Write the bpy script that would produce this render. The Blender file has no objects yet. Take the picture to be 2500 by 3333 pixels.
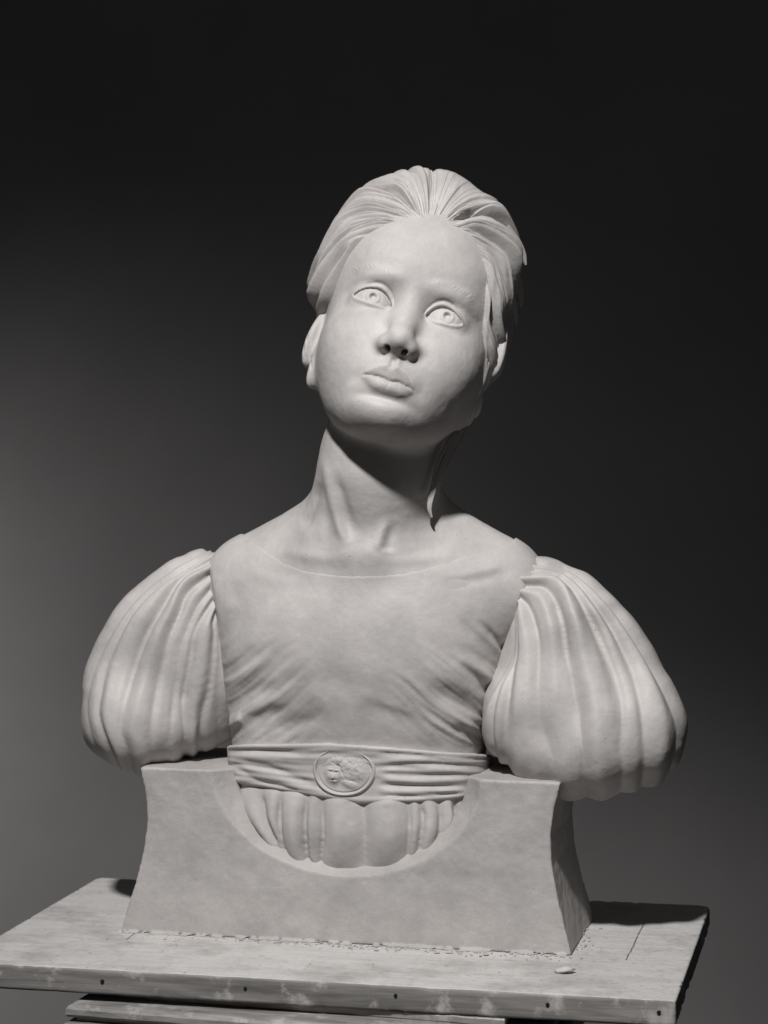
import bpy, math, os
import numpy as np

# ------------------------------------------------------------------ frame
# All modelling is in millimetres and scaled to metres when a mesh is linked.
# Board top is z = 0, the camera looks along +Y from (0,-CAM_D,CAM_Z).
FOC = 7415.0                 # focal length in pixels of the 2500 px wide photo
CAM_D = FOC * 0.25           # 1 photo pixel = 0.25 mm on the plane y = 0
HORY = 1351.0                # horizon row
CAM_Z = 435.0
SC = bpy.context.scene
COL = SC.collection

cam_d = bpy.data.cameras.new("camera")
cam = bpy.data.objects.new("camera", cam_d); COL.objects.link(cam)
cam.location = (0, -CAM_D / 1000, CAM_Z / 1000)
cam.rotation_euler = (math.radians(90), 0, 0)
cam_d.sensor_fit = 'VERTICAL'; cam_d.sensor_height = 36.0
cam_d.lens = FOC / 3333.0 * 36.0
cam_d.shift_y = -(3333.0 / 2 - HORY) / 3333.0
cam_d.clip_start = 0.05; cam_d.clip_end = 50
cam_d.dof.use_dof = True
cam_d.dof.focus_distance = (CAM_D - 8) / 1000
cam_d.dof.aperture_fstop = 9.0
SC.camera = cam

world = bpy.data.worlds.new("World"); SC.world = world; world.use_nodes = True
world.node_tree.nodes["Background"].inputs[0].default_value = (1.0, 0.985, 0.98, 1)
world.node_tree.nodes["Background"].inputs[1].default_value = 0.047

def lamp(name, kind, loc, target, energy, size, color=(1, 0.985, 0.97), spot=None, blend=0.5):
    d = bpy.data.lights.new(name, kind); d.energy = energy; d.color = color
    if kind == 'AREA': d.shape = 'DISK'; d.size = size
    else: d.shadow_soft_size = size
    if spot: d.spot_size = math.radians(spot); d.spot_blend = blend
    o = bpy.data.objects.new(name, d); COL.objects.link(o); o.location = loc
    v = np.array(target, float) - np.array(loc, float)
    import mathutils
    o.rotation_euler = mathutils.Vector(v).to_track_quat('-Z', 'Y').to_euler()
    return o

lamp("key_lamp", 'SPOT', (-0.38, -1.83, 2.46), (0.0, 0.0, 0.17), 440, 0.08, spot=33, blend=1.0)
lamp("wall_lamp", 'SPOT', (-1.45, 0.74, -0.06), (-0.62, 1.75, -0.10), 50, 0.12, spot=80, blend=1.0)

SC.view_settings.view_transform = 'Standard'; SC.view_settings.look = 'None'
SC.view_settings.exposure = 0.0; SC.view_settings.gamma = 1.0
SC.render.engine = 'CYCLES'

ONLY = ''
RES = 1.0
def want(k): return (not ONLY) or (k in ONLY.split(','))

# ------------------------------------------------------------------ materials
def node_mat(name):
    m = bpy.data.materials.new(name); m.use_nodes = True
    nt = m.node_tree; b = nt.nodes["Principled BSDF"]
    return m, nt, b
def N(nt, t, **kw):
    n = nt.nodes.new(t)
    for k, v in kw.items():
        if k in n.inputs: n.inputs[k].default_value = v
        else: setattr(n, k, v)
    return n
def ramp(nt, fac, stops):
    r = nt.nodes.new("ShaderNodeValToRGB")
    e = r.color_ramp.elements
    while len(e) < len(stops): e.new(0.5)
    for i, (p, c) in enumerate(stops):
        e[i].position = p; e[i].color = (c, c, c, 1) if not hasattr(c, '__len__') else (*c, 1)
    nt.links.new(fac, r.inputs[0]); return r.outputs[0]
def math_n(nt, op, a, b=None):
    n = nt.nodes.new("ShaderNodeMath"); n.operation = op
    for i, v in enumerate((a, b)):
        if v is None: continue
        if isinstance(v, (int, float)): n.inputs[i].default_value = v
        else: nt.links.new(v, n.inputs[i])
    return n.outputs[0]
def mix_c(nt, fac, a, b, mode='MIX'):
    n = nt.nodes.new("ShaderNodeMix"); n.data_type = 'RGBA'; n.blend_type = mode
    for i, v in ((0, fac), (6, a), (7, b)):
        if isinstance(v, (int, float)): n.inputs[i].default_value = v
        elif isinstance(v, tuple): n.inputs[i].default_value = (*v, 1) if len(v) == 3 else v
        else: nt.links.new(v, n.inputs[i])
    return n.outputs[2]
def coords(nt, scale=(1, 1, 1)):
    t = nt.nodes.new("ShaderNodeTexCoord"); mp = nt.nodes.new("ShaderNodeMapping")
    mp.inputs['Scale'].default_value = scale
    nt.links.new(t.outputs['Object'], mp.inputs[0]); return mp.outputs[0]
def tex(nt, kind, vec, **kw):
    n = N(nt, kind, **kw); nt.links.new(vec, n.inputs['Vector']); return n

def clay_material(name, base, grain=1.0, rough=0.56):
    m, nt, b = node_mat(name)
    v = coords(nt)
    big = tex(nt, "ShaderNodeTexNoise", v, Scale=24.0, Detail=8.0, Roughness=0.66)
    fine = tex(nt, "ShaderNodeTexNoise", v, Scale=900.0, Detail=3.0, Roughness=0.7)
    mid = tex(nt, "ShaderNodeTexNoise", v, Scale=170.0, Detail=4.0, Roughness=0.65)
    vor = tex(nt, "ShaderNodeTexVoronoi", v, Scale=115.0); vor.inputs['Randomness'].default_value = 1.0
    # sparse pits: a few of the cells only
    pick = math_n(nt, 'GREATER_THAN', vor.outputs['Color'], 0.74)
    pit = math_n(nt, 'MULTIPLY', ramp(nt, vor.outputs['Distance'], [(0.0, 1.0), (0.055, 0.8), (0.085, 0.0)]), pick)
    scr = []
    for ang, sc in ((25, (26, 420, 26)), (-38, (420, 30, 30)), (70, (30, 30, 520))):
        tc = nt.nodes.new("ShaderNodeTexCoord"); mp = nt.nodes.new("ShaderNodeMapping"); mp.inputs['Rotation'].default_value = (0, math.radians(ang), math.radians(ang * 0.5)); mp.inputs['Scale'].default_value = sc
        nt.links.new(tc.outputs['Object'], mp.inputs[0])
        ns = tex(nt, "ShaderNodeTexNoise", mp.outputs[0], Scale=1.0, Detail=3.0, Roughness=0.6)
        gate = tex(nt, "ShaderNodeTexNoise", v, Scale=22.0 + ang * 0.1, Detail=2.0)
        scr.append(math_n(nt, 'MULTIPLY', ramp(nt, ns.outputs[0], [(0.60, 0.0), (0.70, 1.0)]), ramp(nt, gate.outputs[0], [(0.48, 0.0), (0.62, 1.0)])))
    scratch = math_n(nt, 'MAXIMUM', math_n(nt, 'MAXIMUM', scr[0], scr[1]), scr[2])
    facet = tex(nt, "ShaderNodeTexNoise", v, Scale=75.0, Detail=2.0, Roughness=0.5)
    c1 = tuple(x * 0.82 for x in base); c2 = tuple(min(1, x * 1.12) for x in base)
    col = mix_c(nt, ramp(nt, big.outputs[0], [(0.3, 0.0), (0.7, 1.0)]), c1, c2)
    col = mix_c(nt, math_n(nt, 'MULTIPLY', ramp(nt, fine.outputs[0], [(0.42, 0.0), (0.75, 1.0)]), 0.24 * grain), col, tuple(x * 0.6 for x in base))
    col = mix_c(nt, math_n(nt, 'MULTIPLY', pit, 0.55), col, tuple(x * 0.35 for x in base))
    col = mix_c(nt, math_n(nt, 'MULTIPLY', scratch, 0.06 * grain), col, tuple(min(1, x * 1.35) for x in base))
    nt.links.new(col, b.inputs['Base Color'])
    b.inputs['Roughness'].default_value = rough
    b.inputs['Specular IOR Level'].default_value = 0.3
    h = math_n(nt, 'ADD', math_n(nt, 'MULTIPLY', fine.outputs[0], 0.10 * grain), math_n(nt, 'MULTIPLY', mid.outputs[0], 0.5 * grain))
    h = math_n(nt, 'SUBTRACT', h, math_n(nt, 'MULTIPLY', pit, 0.5))
    h = math_n(nt, 'ADD', h, math_n(nt, 'MULTIPLY', facet.outputs[0], 0.9 * grain))
    h = math_n(nt, 'SUBTRACT', h, math_n(nt, 'MULTIPLY', scratch, 0.07 * grain))
    bp = N(nt, "ShaderNodeBump", Strength=0.55, Distance=0.001)
    nt.links.new(h, bp.inputs['Height']); nt.links.new(bp.outputs[0], b.inputs['Normal'])
    return m

CLAY = clay_material("grey_modelling_clay", (0.475, 0.454, 0.443))
CLAY_ROUGH = clay_material("grey_clay_plinth", (0.405, 0.387, 0.377), grain=1.5, rough=0.58)

# ------------------------------------------------------------------ numeric sculpting kit
f32 = np.float32
def P(px, py, Y=0.0):
    d = CAM_D + Y
    return np.array([(px - 1250) * d / FOC, Y, CAM_Z - (py - HORY) * d / FOC], f32)
def proj(p):
    d = p[:, 1] + CAM_D
    return 1250 + FOC * p[:, 0] / d, HORY + FOC * (CAM_Z - p[:, 2]) / d
def vec(*a): return np.array(a, f32)
def smin(a, b, k):
    h = np.clip(0.5 + 0.5 * (b - a) / k, 0, 1)
    return b + (a - b) * h - k * h * (1 - h)
def smax(a, b, k): return -smin(-a, -b, k)
def ell(p, c, r, R=None):
    q = p - np.asarray(c, f32)
    if R is not None: q = q @ np.asarray(R, f32)
    r = np.asarray(r, f32)
    k0 = np.sqrt(((q / r) ** 2).sum(1)) + 1e-6
    k1 = np.sqrt(((q / (r * r)) ** 2).sum(1)) + 1e-6
    return k0 * (k0 - 1) / k1
def cone(p, a, b, ra, rb):
    a = np.asarray(a, f32); b = np.asarray(b, f32); ba = b - a
    t = np.clip(((p - a) @ ba) / float(ba @ ba), 0, 1)
    return np.sqrt(((p - a - t[:, None] * ba) ** 2).sum(1)) - (ra + (rb - ra) * t)
def poly_cone(p, pts, rs, k=4.0):
    f = None
    for i in range(len(pts) - 1):
        g = cone(p, pts[i], pts[i + 1], rs[i], rs[i + 1])
        f = g if f is None else (smin(f, g, k) if k else np.minimum(f, g))
    return f
def sstep(a, b, x):
    t = np.clip((x - a) / (b - a), 0, 1); return t * t * (3 - 2 * t)
def gauss(x, s): return np.exp(-(x / s) ** 2)
def rot(axis, deg):
    a = math.radians(deg); c, s = math.cos(a), math.sin(a)
    return {'x': np.array([[1, 0, 0], [0, c, -s], [0, s, c]], f32),
            'y': np.array([[c, 0, s], [0, 1, 0], [-s, 0, c]], f32),
            'z': np.array([[c, -s, 0], [s, c, 0], [0, 0, 1]], f32)}[axis]

from concurrent.futures import ThreadPoolExecutor
POOL = ThreadPoolExecutor(4)
def evalf(f, p, chunk=30000):
    if not len(p): return np.zeros(0, f32)
    return np.concatenate(list(POOL.map(lambda i: f(p[i:i + chunk]).astype(f32), range(0, len(p), chunk))))

def grad(f, p, e):
    k = np.array([[1, -1, -1], [-1, -1, 1], [-1, 1, -1], [1, 1, 1]], f32)
    g = np.zeros_like(p)
    for kk in k: g += evalf(f, p + kk * e)[:, None] * kk
    return g / (4 * e)

def mesh_sdf(f, lo, hi, h, newton=1):
    """Sparse surface nets of the zero level of f, snapped back onto f. Returns verts, quads, normals."""
    h = h / RES; c = 4
    lo = np.asarray(lo, f32); hi = np.asarray(hi, f32)
    nb = np.ceil((hi - lo) / (c * h)).astype(int)
    bi = np.stack(np.meshgrid(*[np.arange(n) for n in nb], indexing='ij'), -1).reshape(-1, 3)
    v = evalf(f, (lo + (bi + 0.5) * c * h).astype(f32))
    bi = bi[np.abs(v) < c * h * 1.75]
    n = nb * c + 1
    mask = np.zeros(n, bool)
    off = np.stack(np.meshgrid(*[np.arange(c + 1)] * 3, indexing='ij'), -1).reshape(-1, 3)
    for o in off:
        q = bi * c + o; mask[q[:, 0], q[:, 1], q[:, 2]] = True
    idx = np.argwhere(mask)
    vals = np.full(n, 1e3, f32)
    vals[idx[:, 0], idx[:, 1], idx[:, 2]] = evalf(f, (lo + idx * h).astype(f32))
    del mask
    co = np.stack(np.meshgrid(*[np.arange(c)] * 3, indexing='ij'), -1).reshape(-1, 3)
    cells = (bi[:, None, :] * c + co[None]).reshape(-1, 3)
    cr = np.stack([vals[cells[:, 0] + a, cells[:, 1] + b, cells[:, 2] + d] for a in (0, 1) for b in (0, 1) for d in (0, 1)], 1)
    ins = (cr < 0).sum(1)
    keep = (ins > 0) & (ins < 8)
    cells = cells[keep]; cr = cr[keep]
    corner = np.array([(a, b, d) for a in (0, 1) for b in (0, 1) for d in (0, 1)], f32)
    edges = [(i, j) for i in range(8) for j in range(i + 1, 8) if np.abs(corner[i] - corner[j]).sum() == 1]
    acc = np.zeros((len(cells), 3), f32); cnt = np.zeros(len(cells), f32)
    for i, j in edges:
        a, b = cr[:, i], cr[:, j]; m = (a < 0) != (b < 0)
        t = np.where(m, a / np.where(m, a - b, 1), 0)
        acc += np.where(m[:, None], corner[i] + t[:, None] * (corner[j] - corner[i]), 0); cnt += m
    verts = lo + (cells + acc / cnt[:, None]) * h
    cid = np.full(n, -1, np.int32)
    cid[cells[:, 0], cells[:, 1], cells[:, 2]] = np.arange(len(cells))
    quads = []
    for ax in range(3):
        e = np.eye(3, dtype=int)[ax]; o1 = np.eye(3, dtype=int)[(ax + 1) % 3]; o2 = np.eye(3, dtype=int)[(ax + 2) % 3]
        ok = (idx[:, ax] + 1 < n[ax]) & (idx[:, (ax + 1) % 3] > 0) & (idx[:, (ax + 2) % 3] > 0)
        k = idx[ok]
        a = vals[k[:, 0], k[:, 1], k[:, 2]]; k2 = k + e
        b = vals[k2[:, 0], k2[:, 1], k2[:, 2]]
        m = ((a < 0) != (b < 0)) & (a < 999) & (b < 999)
        k = k[m]; flip = b[m] < 0
        q = np.stack([cid[tuple((k - s).T)] for s in (o1 + o2, o2, 0 * e, o1)], 1)
        q[flip] = q[flip][:, ::-1]
        quads.append(q[(q >= 0).all(1)])
    quads = np.concatenate(quads)
    verts = verts.astype(f32)
    for _ in range(newton):
        g = grad(f, verts, h * 0.3); val = evalf(f, verts)
        st = val[:, None] * g / np.maximum((g * g).sum(1), 0.15)[:, None]
        ln = np.sqrt((st * st).sum(1))[:, None] + 1e-9
        verts = verts - st * np.minimum(1, 0.5 * h / ln)
    g = grad(f, verts, h * 0.4)
    nrm = g / (np.sqrt((g * g).sum(1))[:, None] + 1e-9)
    return verts, quads, nrm

def vnormals(v, q):
    """area weighted vertex normals of a quad mesh"""
    fn = np.cross(v[q[:, 2]] - v[q[:, 0]], v[q[:, 3]] - v[q[:, 1]])
    n = np.zeros_like(v)
    for i in range(q.shape[1]):
        for c in range(3): n[:, c] += np.bincount(q[:, i], fn[:, c], len(v))
    return n / (np.sqrt((n * n).sum(1))[:, None] + 1e-12)

def smooth_mesh(v, q, it=1, w=0.5, mask=None):
    a = np.concatenate([q[:, i] for i in range(4) for j in (1, 3)]); b = np.concatenate([q[:, (i + j) % 4] for i in range(4) for j in (1, 3)])
    c = np.bincount(a, minlength=len(v)).astype(f32)
    for _ in range(it):
        s = np.stack([np.bincount(a, v[b, k], len(v)) for k in range(3)], 1).astype(f32)
        m = s / np.maximum(c, 1)[:, None]
        ww = w if mask is None else (w * mask)[:, None]
        v = v + (m - v) * ww * (c > 0)[:, None]
    return v

def catmull(pts, n=28):
    p = np.array(pts, float)
    if len(p) == 2: return p[0] + (p[1] - p[0]) * np.linspace(0, 1, n)[:, None]
    e = np.vstack([2 * p[0] - p[1], p, 2 * p[-1] - p[-2]])
    out = []
    for t in np.linspace(0, len(p) - 1 - 1e-6, n):
        i = int(t); u = t - i; a, b, c, d = e[i:i + 4]
        out.append(0.5 * (2 * b + (c - a) * u + (2 * a - 5 * b + 4 * c - d) * u * u + (3 * b - a - 3 * c + d) * u ** 3))
    return np.array(out)

def stroke(x, y, pts, w, amp, w2=None, taper=(0.25, 0.25)):
    """Relief of one modelling-tool stroke along a curve: w / w2 are the widths on its left / right."""
    w2 = w if w2 is None else w2
    c = catmull(pts, 22); out = np.zeros(len(x), f32)
    R = max(w, w2) * 2.6
    sel = np.where((x > c[:, 0].min() - R) & (x < c[:, 0].max() + R) & (y > c[:, 1].min() - R) & (y < c[:, 1].max() + R))[0]
    if not len(sel): return out
    X, Yy = x[sel], y[sel]
    best = np.full(len(sel), 1e9); tt = np.zeros(len(sel)); sd = np.zeros(len(sel))
    for i in range(len(c) - 1):
        d = c[i + 1] - c[i]; L = d @ d + 1e-9
        u = ((X - c[i, 0]) * d[0] + (Yy - c[i, 1]) * d[1]) / L
        uc = np.clip(u, 0, 1)
        ex = X - c[i, 0] - uc * d[0]; ey = Yy - c[i, 1] - uc * d[1]
        ds = ex * ex + ey * ey; m = ds < best
        best[m] = ds[m]; tt[m] = (i + uc[m]) / (len(c) - 1); sd[m] = (d[0] * ey - d[1] * ex)[m]
    dist = np.sqrt(best); ww = np.where(sd < 0, w, w2)
    tp = np.ones_like(tt)
    if taper[0] > 0: tp *= sstep(0, taper[0], tt + 0.02)
    if taper[1] > 0: tp *= sstep(0, taper[1], 1 - tt + 0.02)
    out[sel] = amp * np.exp(-(dist / ww) ** 2) * tp
    return out

def vnoise(p, scale, seed=0):
    """cheap smooth value noise in -1..1"""
    r = np.random.default_rng(seed); T = r.uniform(-1, 1, (32, 32, 32)).astype(f32)
    q = p / scale; i = np.floor(q).astype(int); u = (q - i).astype(f32); u = u * u * (3 - 2 * u)
    out = np.zeros(len(p), f32)
    for a in (0, 1):
        for b in (0, 1):
            for c in (0, 1):
                w = (u[:, 0] if a else 1 - u[:, 0]) * (u[:, 1] if b else 1 - u[:, 1]) * (u[:, 2] if c else 1 - u[:, 2])
                out += w * T[(i[:, 0] + a) & 31, (i[:, 1] + b) & 31, (i[:, 2] + c) & 31]
    return out

def link_mesh(name, v, q, mat, parent=None, smooth=True):
    me = bpy.data.meshes.new(name)
    v = np.asarray(v, np.float64) / 1000.0
    q = np.asarray(q, np.int32)
    me.vertices.add(len(v)); me.vertices.foreach_set("co", v.astype(f32).ravel())
    k = q.shape[1]
    me.loops.add(q.size); me.loops.foreach_set("vertex_index", q.ravel())
    me.polygons.add(len(q)); me.polygons.foreach_set("loop_start", np.arange(0, q.size, k, dtype=np.int32))
    me.polygons.foreach_set("loop_total", np.full(len(q), k, np.int32))
    me.update(calc_edges=True); me.validate()
    me.polygons.foreach_set("use_smooth", np.full(len(me.polygons), smooth))
    me.materials.append(mat)
    o = bpy.data.objects.new(name, me); COL.objects.link(o)
    if parent is not None: o.parent = parent
    return o

# ------------------------------------------------------------------ head pose
HP, HYW, HR = 20.0, 5.0, 16.0        # pitched up, turned to the left, tilted clockwise
def head_matrix():
    p, y, r = [math.radians(a) for a in (HP, HYW, HR)]
    Ry = np.array([[math.cos(y), 0, -math.sin(y)], [0, 1, 0], [math.sin(y), 0, math.cos(y)]])
    Rx = np.array([[1, 0, 0], [0, math.cos(p), math.sin(p)], [0, -math.sin(p), math.cos(p)]])
    Rz = np.array([[math.cos(r), math.sin(r), 0], [-math.sin(r), math.cos(r), 0], [0, 0, 1]])
    return (Rz @ Rx @ Ry)
HM = head_matrix()
H0 = (1336.0, 989.0); HY0 = -10.0
HO = P(H0[0], H0[1], HY0)
def to_local(p):
    s = np.stack([p[:, 0] - HO[0], p[:, 2] - HO[2], -(p[:, 1] - HO[1])], 1)
    return (s @ HM).astype(f32)
def to_world(q):
    s = np.asarray(q, np.float64) @ HM.T
    return np.stack([HO[0] + s[:, 0], HO[1] - s[:, 2], HO[2] + s[:, 1]], 1).astype(f32)
def L(px, py, z):
    """local face x,y of a photo pixel at local depth z"""
    w = P(px, py, HY0); s = np.array([w[0] - HO[0], w[2] - HO[2]])
    return np.linalg.solve(HM[:2, :2], s - HM[:2, 2] * z)

# ------------------------------------------------------------------ head, neck and chest (one clay skin)
EYE_Z = -9.0
EYES = []
for (pi, po, hu, hl, iris) in (((1276, 999), (1150, 956), 9.8, 4.2, (1215, 962)),
                               ((1385, 1029), (1507, 1056), 9.8, 4.4, (1457, 1026))):
    A = L(*pi, -9.5); B = L(*po, -13.5)
    mid = (A + B) / 2; d = B - A; hw = np.linalg.norm(d) / 2; d = d / (2 * hw)
    n = np.array([-d[1], d[0]]); n = n * np.sign(n[1])
    EYES.append(dict(mid=mid, d=d, n=n, hw=hw, hu=hu, hl=hl, iris=L(*iris, -4.0), c=vec(mid[0], mid[1] + 1.2, -24.2)))
EYE_R = 18.2

def almond(x, y, E):
    dx, dy = x - E['mid'][0], y - E['mid'][1]
    t = (dx * E['d'][0] + dy * E['d'][1]) / E['hw']; n = dx * E['n'][0] + dy * E['n'][1]
    w = 1 - t * t; s = np.sign(w) * np.abs(w) ** 0.8
    up = E['hu'] * s * (1 - 0.16 * t); lo = E['hl'] * np.sign(w) * np.abs(w) ** 0.7 * (1 + 0.25 * t)
    return np.maximum((n - up) * 0.86, (-n - lo) * 0.95), t, n

# lips: seam, upper border and lower border as curves x -> y in face coordinates
def curve_from_px(pts, z):
    q = np.array([L(px, py, zz) for (px, py), zz in zip(pts, z)]); return q[np.argsort(q[:, 0])]
SEAM = curve_from_px([(1175, 1220), (1199, 1219), (1233, 1221), (1258, 1230), (1276, 1236), (1296, 1237), (1323, 1253), (1347, 1271)], [0, 3, 6.5, 8, 8.5, 8, 5, 0.5])
UPB = curve_from_px([(1172, 1220), (1199, 1205), (1225, 1193), (1249, 1187), (1270, 1196), (1291, 1196), (1315, 1219), (1336, 1251), (1350, 1272)], [0, 3, 5.5, 7, 7, 7, 5, 2, 0])
LOB = curve_from_px([(1172, 1220), (1190, 1236), (1212, 1257), (1240, 1270), (1268, 1280), (1300, 1284), (1325, 1283), (1350, 1272)], [0, 2, 4, 5.5, 5.5, 5, 3, 0])
def curve(c, x):
    return np.interp(x, c[:, 0], c[:, 1])
SEAM, UPB, LOB = [catmull(c, 60) for c in (SEAM, UPB, LOB)]

def lips(x, y):
    x0, x1 = SEAM[0, 0], SEAM[-1, 0]
    t = np.clip((x - x0) / (x1 - x0), 0, 1); side = np.clip(np.sin(np.pi * t), 0, 1) ** 0.55
    inside = sstep(-2.0, 1.5, np.minimum(x - x0, x1 - x))
    ys, yu, yl = curve(SEAM, x), curve(UPB, x), curve(LOB, x)
    a = (y - ys) / np.maximum(yu - ys, 0.8)           # 0 at the seam .. 1 at the upper border
    b = (ys - y) / np.maximum(ys - yl, 0.8)
    du = np.maximum(yu - ys, 2.0); dl = np.maximum(ys - yl, 2.0)
    up = 0.12 + 0.88 * np.clip(a / 0.92, 0, 1) ** 0.8
    dd = (a - 0.92) * du
    up = np.where(a > 0.92, 0.55 * np.exp(-(dd / 0.9) ** 2) + 0.45 * np.exp(-(dd / 6.0) ** 2), up) * sstep(-0.02, 0.16, a)
    lo = np.where(b < 0.5, 0.42 + 0.58 * np.sin(np.clip(b / 0.5, 0, 1) * 1.5708), np.sqrt(np.clip(1 - ((b - 0.5) / 0.62) ** 2, 0, 1)))
    lo = np.where(b > 0.97, lo.clip(0, 0.65) * np.exp(-((b - 0.97) * dl / 2.4) ** 2), lo) * sstep(-0.02, 0.12, b)
    lo = np.where(b > 0.97, 0.65 * np.exp(-((b - 0.97) * dl / 2.4) ** 2), lo)
    xc = (x0 + x1) / 2
    lobes = 1 - 0.10 * gauss(x - xc - 0.6, 2.0)
    g = up * 5.0 * side * (a > -0.02) + lo * 4.4 * side * lobes * (b > -0.02)
    g -= 2.2 * gauss(y - ys, 0.8) * side
    g -= 0.55 * gauss((a - 0.92) * du - 1.7, 0.8) * side * (a > 0.5) + 0.5 * gauss((b - 0.97) * dl - 1.6, 1.0) * side * (b > 0.5)
    return g * inside

def head_base(q):
    ax = np.abs(q[:, 0]); qa = np.stack([ax, q[:, 1], q[:, 2]], 1)
    f = ell(q, (0, 40, -88), (77, 86, 90))
    f = smin(f, ell(q, (0, 38, -53), (65, 58, 53)), 24)                 # forehead
    f = smin(f, ell(q, (0, -28, -61), (69, 60, 52)), 24)                # face mass
    f = smin(f, ell(qa, (32, -34, -34), (28, 29, 28)), 24)              # cheeks
    f = smin(f, ell(qa, (22, -60, -46), (25, 26, 28)), 24)              # lower cheeks
    f = smin(f, ell(q, (0, -66, -27), (35, 32, 29)), 20)                # muzzle
    f = smin(f, ell(q, (0, -91, -19), (20, 14.5, 19.5)), 19)                # chin
    f = smin(f, cone(qa, (46, -50, -78), (18, -86, -40), 15, 11), 26)   # jaw
    f = smin(f, ell(q, (0, -76, -58), (40, 24, 44)), 22)                # floor of the mouth
    return f

def head_sdf(q):
    z = q[:, 2]
    f = head_base(q)
    sel = np.where((z > -72) & (np.abs(f) < 30))[0]
    if len(sel): f[sel] = face_detail(q[sel], f[sel])
    return ears(q, f)

def face_detail(q, f):
    x, y, z = q[:, 0], q[:, 1], q[:, 2]
    ax = np.abs(x); qa = np.stack([ax, y, z], 1)
    front = sstep(-70, -35, z)
    g = np.zeros_like(x)
    for E in EYES:                                                       # eye sockets
        dx, dy = x - E['mid'][0], y - E['mid'][1]
        inn = -np.sign(E['mid'][0])
        g -= 7.0 * np.exp(-((dx - inn * 3) / 19) ** 2 - ((dy - 2) / 11.5) ** 2)
        g -= 2.6 * np.exp(-((dx - inn * 17) / 7.5) ** 2 - ((dy - 2) / 12) ** 2)
        g += 2.9 * np.exp(-((dx) / 20) ** 2 - ((dy - 18.5) / 6.5) ** 2)      # brow
        g += 1.1 * np.exp(-((dx) / 15) ** 2 - ((dy + 13) / 5) ** 2)      # under the lower lid
    g -= 2.2 * np.exp(-((ax - 58) / 12) ** 2 - ((y - 22) / 20) ** 2)      # temple
    g -= 4.2 * np.exp(-(x / 19) ** 2 - ((y + 84.5) / 4.5) ** 2)             # crease over the chin
    g -= 1.2 * np.exp(-((ax - 26) / 5) ** 2 - ((y + 71) / 7) ** 2)        # mouth corners
    f = f - g * front
    # nose
    nose = poly_cone(q, [(0, 4, -9.5), (-0.3, -14, -3.2), (0, -31, 6.4)], [9.2, 8.6, 9.6], 8)
    nose = smin(nose, ell(q, (0.2, -36.8, 11.4), (9.0, 7.8, 8.4)), 9)
    nose = smin(nose, ell(qa, (11.2, -41.6, 3.4), (5.5, 6.0, 9.0)), 8.0)
    nose = smin(nose, cone(q, (0, -39.5, 13.6), (0, -46.5, 2.5), 4.0, 3.8), 5)
    f = smin(f, nose, 6.5 + 6.5 * sstep(-47, -34, y))
    f = f - 0.55 * (gauss(ax - 4.4, 2.0) - 1.3 * gauss(x, 2.3)) * sstep(-48, -53, y) * sstep(-64, -60, y) * front   # philtrum
    nr = rot('x', 28)
    f = smax(f, -ell(qa, (6.8, -44.2, 7.2), (2.6, 2.3, 6.4), rot('z', 22) @ nr), 1.6)
    f = f - lips(x, y) * front
    # eyes
    for E in EYES:
        lid = ell(q, E['c'], (EYE_R + 1.9,) * 3)
        near = gauss(np.sqrt((x - E['c'][0]) ** 2 + (y - E['c'][1]) ** 2), 24)
        f = smin(f, lid, 4.5)
        a, t, n = almond(x, y, E)
        fz = sstep(-32, -26, z)
        upper = (n > 0)
        ends = np.clip(1.15 - np.abs(t), 0, 1) ** 0.5
        f = f - fz * ends * np.where(upper, 1.4 * gauss(a - 1.0, 1.3) - 1.0 * gauss(a - 3.8, 0.9), 0.55 * gauss(a - 1.0, 1.1) - 0.35 * gauss(a - 3.6, 1.2))
        f = smax(f, -np.maximum(a, -(z + 30)), 0.7)
        ball = np.sqrt(((q - E['c']) ** 2).sum(1)) - EYE_R
        ri = np.sqrt((x - E['iris'][0]) ** 2 + (y - E['iris'][1]) ** 2)
        ball = ball + (0.5 * gauss(ri - 6.4, 0.7) - 0.2 * gauss(ri - 5.2, 0.8) + 0.5 * sstep(5, 2.5, ri)) * (z > -24)
        px_, py_ = x - E['iris'][0], y - E['iris'][1]
        ball = ball + (3.6 * np.exp(-(np.sqrt((px_ + 0.3) ** 2 + (py_ - 0.9) ** 2) / 2.5) ** 4) - 2.0 * np.exp(-((px_ - 0.7) / 1.1) ** 2 - ((py_ + 0.6) / 1.3) ** 2)) * (z > -24)
        f = np.minimum(f, ball)
        # tear duct
        tc = E['mid'] - E['d'] * (E['hw'] - 1.8)
        f = smin(f, ell(q, (tc[0], tc[1] - 0.4, -12.5), (1.9, 1.5, 2.2)), 0.8)
    return f

def ears(q, f):
    for s, c, tilt in ((-1, (-71, -14, -80), 8), (1, (71, 14, -68), 8)):
        R = rot('y', s * 28) @ rot('x', -10) @ rot('z', s * tilt)
        ear = ell(q, c, (6.5, 33, 17), R)
        qq = (q - np.array(c, f32)) @ R
        ear = smax(ear, -ell(qq, (s * 6.5, 2, 1), (4.2, 21, 10)), 2.0)
        ear = smin(ear, ell(q, (c[0] - s * 7, c[1] - 28, c[2] + 8), (5.5, 24, 12), R), 10)
        f = smin(f, ear, 6.0)
    return f

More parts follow.
